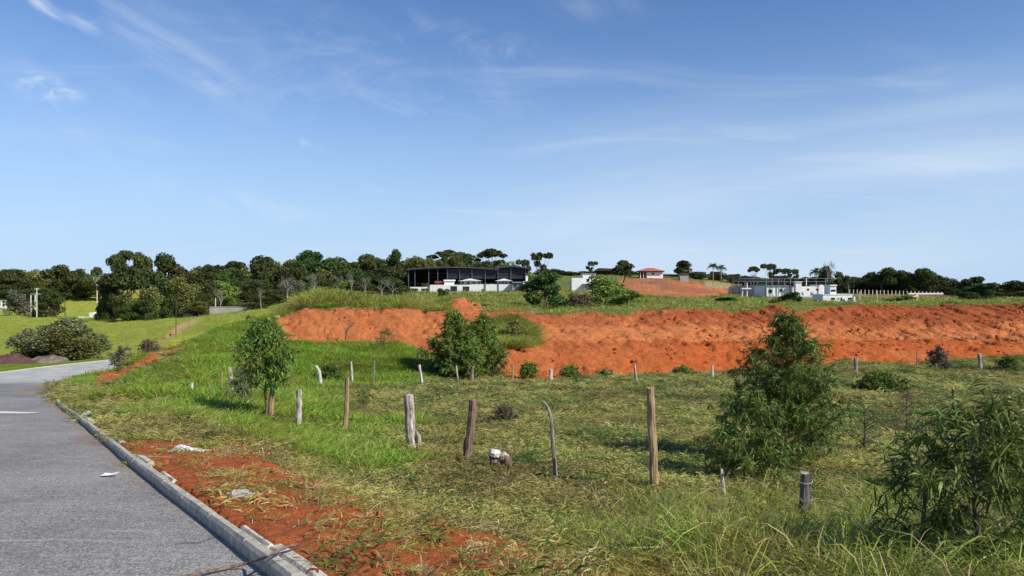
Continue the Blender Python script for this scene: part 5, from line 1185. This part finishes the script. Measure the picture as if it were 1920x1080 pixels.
# low barn and red roofed house on the ridge
b = Bld('low_barn', 1136, 262, 'low open barn with a dark sagging roof on the ridge', 'barn')
mb = MB(); Y = b.Y
V = [(WX(q, Y) - b.x, yy, WZ(r_, Y) - b.z) for yy in (-.5, 7) for q, r_ in ((1117, 507.5), (1124, 502.5), (1153, 504), (1156, 508))]
mb.add(V, [(0, 1, 5, 4), (1, 2, 6, 5), (2, 3, 7, 6), (0, 4, 7, 3), (0, 3, 2, 1), (4, 5, 6, 7)]); mb.build('roof', woodd, b.o)
for q in (1118, 1128, 1138, 1147, 1155): b.b('post', q - .4, q + .4, 508, None, woodd, 0, .25)
b.b('wall', 1119, 1154, 508, 514, woodd, 3, 3.3)
b = Bld('red_roofed_house', 1221, 292, 'small house with a hipped red tile roof and a white wall on the ridge', 'house')
b.b('wall', 1213, 1243, 509.8, None, white, 0, 5); b.b('pillar', 1200, 1201.3, 509, None, white, -.3, .1); b.b('pillar', 1206, 1207, 509, None, white, -.3, .1); b.b('back_wall', 1200, 1213, 509.8, None, woodd, 3, 3.3)
b.b('fascia', 1197, 1245, 508.2, 509.7, woodd, -1, 6); b.win(1222, 1226, 511.5, 514.5)
mb = MB(); Y = b.Y; q = lambda a, r_: (WX(a, Y) - b.x, WZ(r_, Y) - b.z)
a0, a1, a2, a3 = q(1196, 508.2), q(1216, 502), q(1226, 502), q(1246, 508.2)
mb.add([(a0[0], -1.3, a0[1]), (a3[0], -1.3, a3[1]), (a3[0], 6.3, a3[1]), (a0[0], 6.3, a0[1]), (a1[0], 2.5, a1[1]), (a2[0], 2.5, a2[1])], [(0, 1, 5, 4), (2, 3, 4, 5), (3, 2, 1, 0)], [(1, 2, 5), (3, 0, 4)]); mb.build('roof', tile, b.o)
b = Bld('ruined_shed', 1282, 280, 'tiny grey shed under the tree right of the red roofed house', 'shed'); b.b('wall', 1275, 1291, 514, None, greywall, 0, 3); b.b('roof', 1273, 1293, 512.3, 513.9, woodd, -.5, 3.5)
# wire enclosure on the red terraces
b = Bld('wire_enclosure', 1218, 205, 'open enclosure of thin posts and rails on the red terrace', 'fence')
for q in np.linspace(1176, 1250, 9): b.b('post', q - .35, q + .35, 523, None, steel, 0, .12)
b.b('rail', 1176, 1250, 524, 524.6, steel, .13, .2); b.b('rail', 1176, 1250, 530, 530.5, steel, .13, .2)
# grey hall on the right
b = Bld('grey_hall', 1465, 165, 'long grey and white hall with dark upper netting and tall posts', 'hall')
Y = b.Y
mb = MB(); mb.add([(WX(1366, Y * 1.22) - b.x, Y * .22, -2), (WX(1436, Y) - b.x, 0, -2), (WX(1436, Y) - b.x, 0, WZ(533, Y) - b.z), (WX(1366, Y * 1.22) - b.x, Y * .22, WZ(538, Y * 1.22) - b.z),
    (WX(1368, Y * 1.22) - b.x, Y * .22 + .3, -2), (WX(1437, Y) - b.x, .3, -2), (WX(1437, Y) - b.x, .3, WZ(533, Y) - b.z), (WX(1368, Y * 1.22) - b.x, Y * .22 + .3, WZ(538, Y * 1.22) - b.z)],
    [(0, 1, 2, 3), (5, 4, 7, 6), (3, 2, 6, 7), (0, 3, 7, 4)]); mb.build('side_wall', greyclad, b.o)
b.b('wall', 1436.5, 1486, 536, None, white, 0, 8); b.b('wall', 1486, 1544, 537, None, white, .6, 8); b.b('wall', 1545, 1560, 534, None, white, 2.2, 8)
b.b('apron_wall', 1436.5, 1545, 556, None, greywall, -.8, -.02)
for a in [(1441, 1447, 543, 549), (1462, 1466, 541, 547), (1500, 1503, 545, 551), (1512, 1517, 541, 545), (1530, 1535, 541, 545)]: b.win(*a)
for q in (1374, 1384, 1396, 1407, 1419, 1436, 1447, 1459, 1470, 1481, 1511, 1547): 
    off = max(0, (1436 - q) / 70) * Y * .2
    mb = MB(); x_ = WX(q, Y + off) - b.x; mb.box(x_ - .07, x_ + .07, off - .35, off - .2, -2, WZ(521.5, Y + off) - b.z); mb.build('post', steel if q != 1511 else white, b.o)
b.b('upper_netting', 1388, 1486, 522.5, 527, net_shade, 6, 6.2); b.b('beam', 1385, 1560, 521.7, 522.4, steel, -.3, -.1); b.b('rear_beam', 1390, 1575, 527.2, 527.8, steel, 6, 6.15)
b.b('roof_edge', 1436, 1487, 535.2, 535.9, greyclad, -.3, 8)
t_ = Bld('water_tower', 1496, 164.2, 'small square white water tower in front of the grey hall', 'tower')
t_.b('tower', 1490, 1501, 529.5, None, white, -.6, .5); t_.b('cap', 1489, 1502, 528, 529.4, white, -.8, .7); t_.win(1494, 1497, 533, 536)
c_ = Bld('cross_frame', 1398, 150, 'white T shaped frame standing before the grey side wall of the hall', 'frame')
c_.b('post', 1400.4, 1401.8, 530, None, white, 0, .2); c_.b('post', 1392, 1393.2, 541, None, white, 0, .2); c_.b('crossbeam', 1390, 1408, 540, 542, white, -.25, -.02)
# white two storey house right behind the bank
b = Bld('white_house', 1570, 140, 'small white block house with a square roof tower, just behind the bank crest', 'house')
b.b('wall', 1543, 1598.5, 553, None, white, 0, 5); b.b('parapet', 1543, 1598.5, 551.8, 552.9, white, -.08, 5.1); b.b('tower', 1560, 1571.5, 536, 551.7, white, .8, 3.5); b.b('tower_cap', 1559.5, 1572.5, 533.8, 535.9, white, .6, 3.8)
for a in [(1559, 1565.5, 558, 561.5), (1590.5, 1596, 558, 561.5), (1571.5, 1573.5, 558.5, 560.5)]: b.win(*a)
w2 = b.b('window', 1562, 1570, 543, 546.5, glassd, .7, .79); b.b('door', 1576.5, 1579, 558, 567, glassd, -.06, -.005); b.b('buttress', 1582, 1583.5, 560, None, white, -.5, -.01); b.b('pillar', 1597, 1599.5, 556, None, white, -.9, -.1)
# poles and the long post fence on the right
def pole(px_, top, Y, wpx, mat, label, name='pole', arm=False):
    x = WX(px_, Y); z = g1(x, Y); o = thing(name, (x, Y, z), label, 'pole'); hh = WZ(top, Y) - z; r = wpx / F * Y / 2
    mb = MB(); mb.tube([(0, 0, -.3), (0, 0, hh)], [r, r * .8], 8); mb.build('shaft', mat, o)
    if arm: mb = MB(); mb.box(-arm, arm, -.08, .08, hh - .35, hh - .15); mb.build('crossarm', mat, o)
cpale = solid('pale_pole', (.66, .62, .50), .8, 2, .1)
for a in [(1612, 546, 150, 1.8, cpale, 'cream pole just right of the white block house'), (1645, 545, 165, 1.6, cpale, 'cream pole farther right of the white block house'), (1591, 535, 168, 1.4, steel, 'thin grey pole behind the white block house'),
    (69, 540, 200, 1.9, cpale, 'tall pale power pole in front of the lone meadow tree'), (91, 553, 205, 1.7, cpale, 'shorter pale pole next to the power pole in the meadow'), (182, 533, 230, 2, cpale, 'white pole at the edge of the far meadow beside the wood'), (122, 556, 215, 1.6, woodd, 'dark stake in the far meadow'),
    (330, 563, 74, 1.6, woodd, 'thin dark pole rising from the grass near the pale path'), (404, 559, 134, 2.0, cpale, 'pale pole standing by the long low wall'), (282, 650, 50, 1.8, w_pale, 'short pale stake on the ridge over the red gash')]:
    pole(*a, arm=.6 if a[0] in (69, 91) else False)
b = Bld('post_fence', 1680, 262, 'long row of short white posts with a white plinth, below the dark wood', 'fence')
for q in np.arange(1593, 1768, 7.2):
    x = WX(q, 262); zz = g1(x, 262); mb = MB(); mb.box(x - b.x - .1, x - b.x + .1, -.1, .1, zz - b.z - .3, WZ(542.5 + (q - 1593) * .028, 262) - b.z); mb.build('post', cpale, b.o)
b.b('plinth', 1702, 1767, 549.3, 552, white, -.6, -.2)
b = Bld('concrete_remnant', 1712, 150, 'cream concrete remnant, a leaning slab against a stub, on the plateau', 'ruin')
b.b('stub', 1718, 1722, 551, None, cream, 0, .5)
mb = MB(); mb.tube([(WX(1704, 150) - b.x, -.1, WZ(560, 150) - b.z), (WX(1719, 150) - b.x, -.1, WZ(555, 150) - b.z)], .18, 4); mb.build('slab', cream, b.o)
# left: shed, long wall, white walls at the foot of the wood
b = Bld('small_shed', 352, 137, 'small shed with a dark gabled roof at the top of the pale path', 'shed')
b.b('wall', 343, 362, 588, None, greywall, 0, 3)
mb = MB(); Y = b.Y; q = lambda a, r_: (WX(a, Y) - b.x, WZ(r_, Y) - b.z); A = [q(337, 591), q(350, 583.5), q(367, 590.5), q(350, 585.5)]
V = [(p[0], yy, p[1]) for yy in (-.6, 3.5) for p in A]; mb.add(V, [(0, 1, 5, 4), (1, 2, 6, 5), (3, 0, 4, 7), (2, 3, 7, 6)], [(0, 3, 1), (3, 2, 1), (4, 5, 7), (7, 5, 6)]); mb.build('roof', woodd, b.o)
b = Bld('boundary_wall', 440, 132, 'long low grey wall running below the wood toward the mound', 'wall')
Y = b.Y; b.b('wall', 393, 492, 576, None, solid('grey_plaster', (.42, .40, .34), .9, .8, .2), 0, .25); b.b('coping', 392, 493, 574.8, 575.9, greywall, -.05, .3)
b = Bld('white_gate_wall', 290, 146, 'broken white wall and gate posts at the foot of the dark wood', 'wall')
b.b('wall', 262, 272, 589, None, white, 0, .3); b.b('wall', 246, 256, 592, None, greywall, 0, .3)
for q in (276, 284, 296, 302): b.b('post', q - .6, q + .6, 589.5, None, white, 0, .2)
b.b('rail', 274, 304, 591, 592, white, .21, .3)
b = Bld('rubble_wall', 155, 185, 'low white rubble wall and small white hut behind the wide grey tree', 'wall')
b.b('wall', 145, 168, 594, None, white, 0, .8); b.b('hut', 167, 176, 586, None, white, 0, 3); b.b('wall', 192, 212, 592, None, white, 0, .8)
b = Bld('rubble_wall', 28, 190, 'low white rubble wall at the far left beyond the road', 'wall')
b.b('wall', -30, 12, 607, None, white, 0, .8); b.b('wall', 12, 32, 603, None, white, .1, .9); b.b('wall', 44, 58, 598, None, white, 0, .8)
b = Bld('goal_frame', 4, 235, 'white goal shaped frame in the far left meadow', 'frame')
for q in (2, 10): b.b('post', q - 1, q + 1, 564, None, white, 0, .3)
b.b('crossbar', -6, 11, 562.5, 563.9, greywall, 0, .3); b.b('plinth', -6, 11, 575, 577, white, -.5, -.1)
b = Bld('tarp_shelter', 63, 232, 'little shelter with a blue tarp at the edge of the far meadow', 'shelter')
b.b('tarp', 57, 66, 549.5, 553, blue, 0, 3); b.b('post', 57, 58, 553, None, white, 0, .2); b.b('post', 65, 66, 553, None, white, 0, .2)
b = Bld('field_table', 78, 205, 'dark low wall with pale end posts under the lone meadow tree', 'wall')
b.b('wall', 60, 104, 581, None, woodd, 0, .4); b.b('post', 58, 59.6, 578, None, white, -.1, .3)
# pale block on the red mound
x, y, z = hit(520, 597, 55); mb = MB(); mb.box(-.16, .16, -.12, .12, -.05, .2, jit=.01); q = mb.build('fallen_brick_block', solid('pale_brick', (.6, .45, .36), .9, 5, .2)); q.location = (x, y, z); q['label'] = 'pale brick block lying at the left end of the red mound'; q['category'] = 'block'
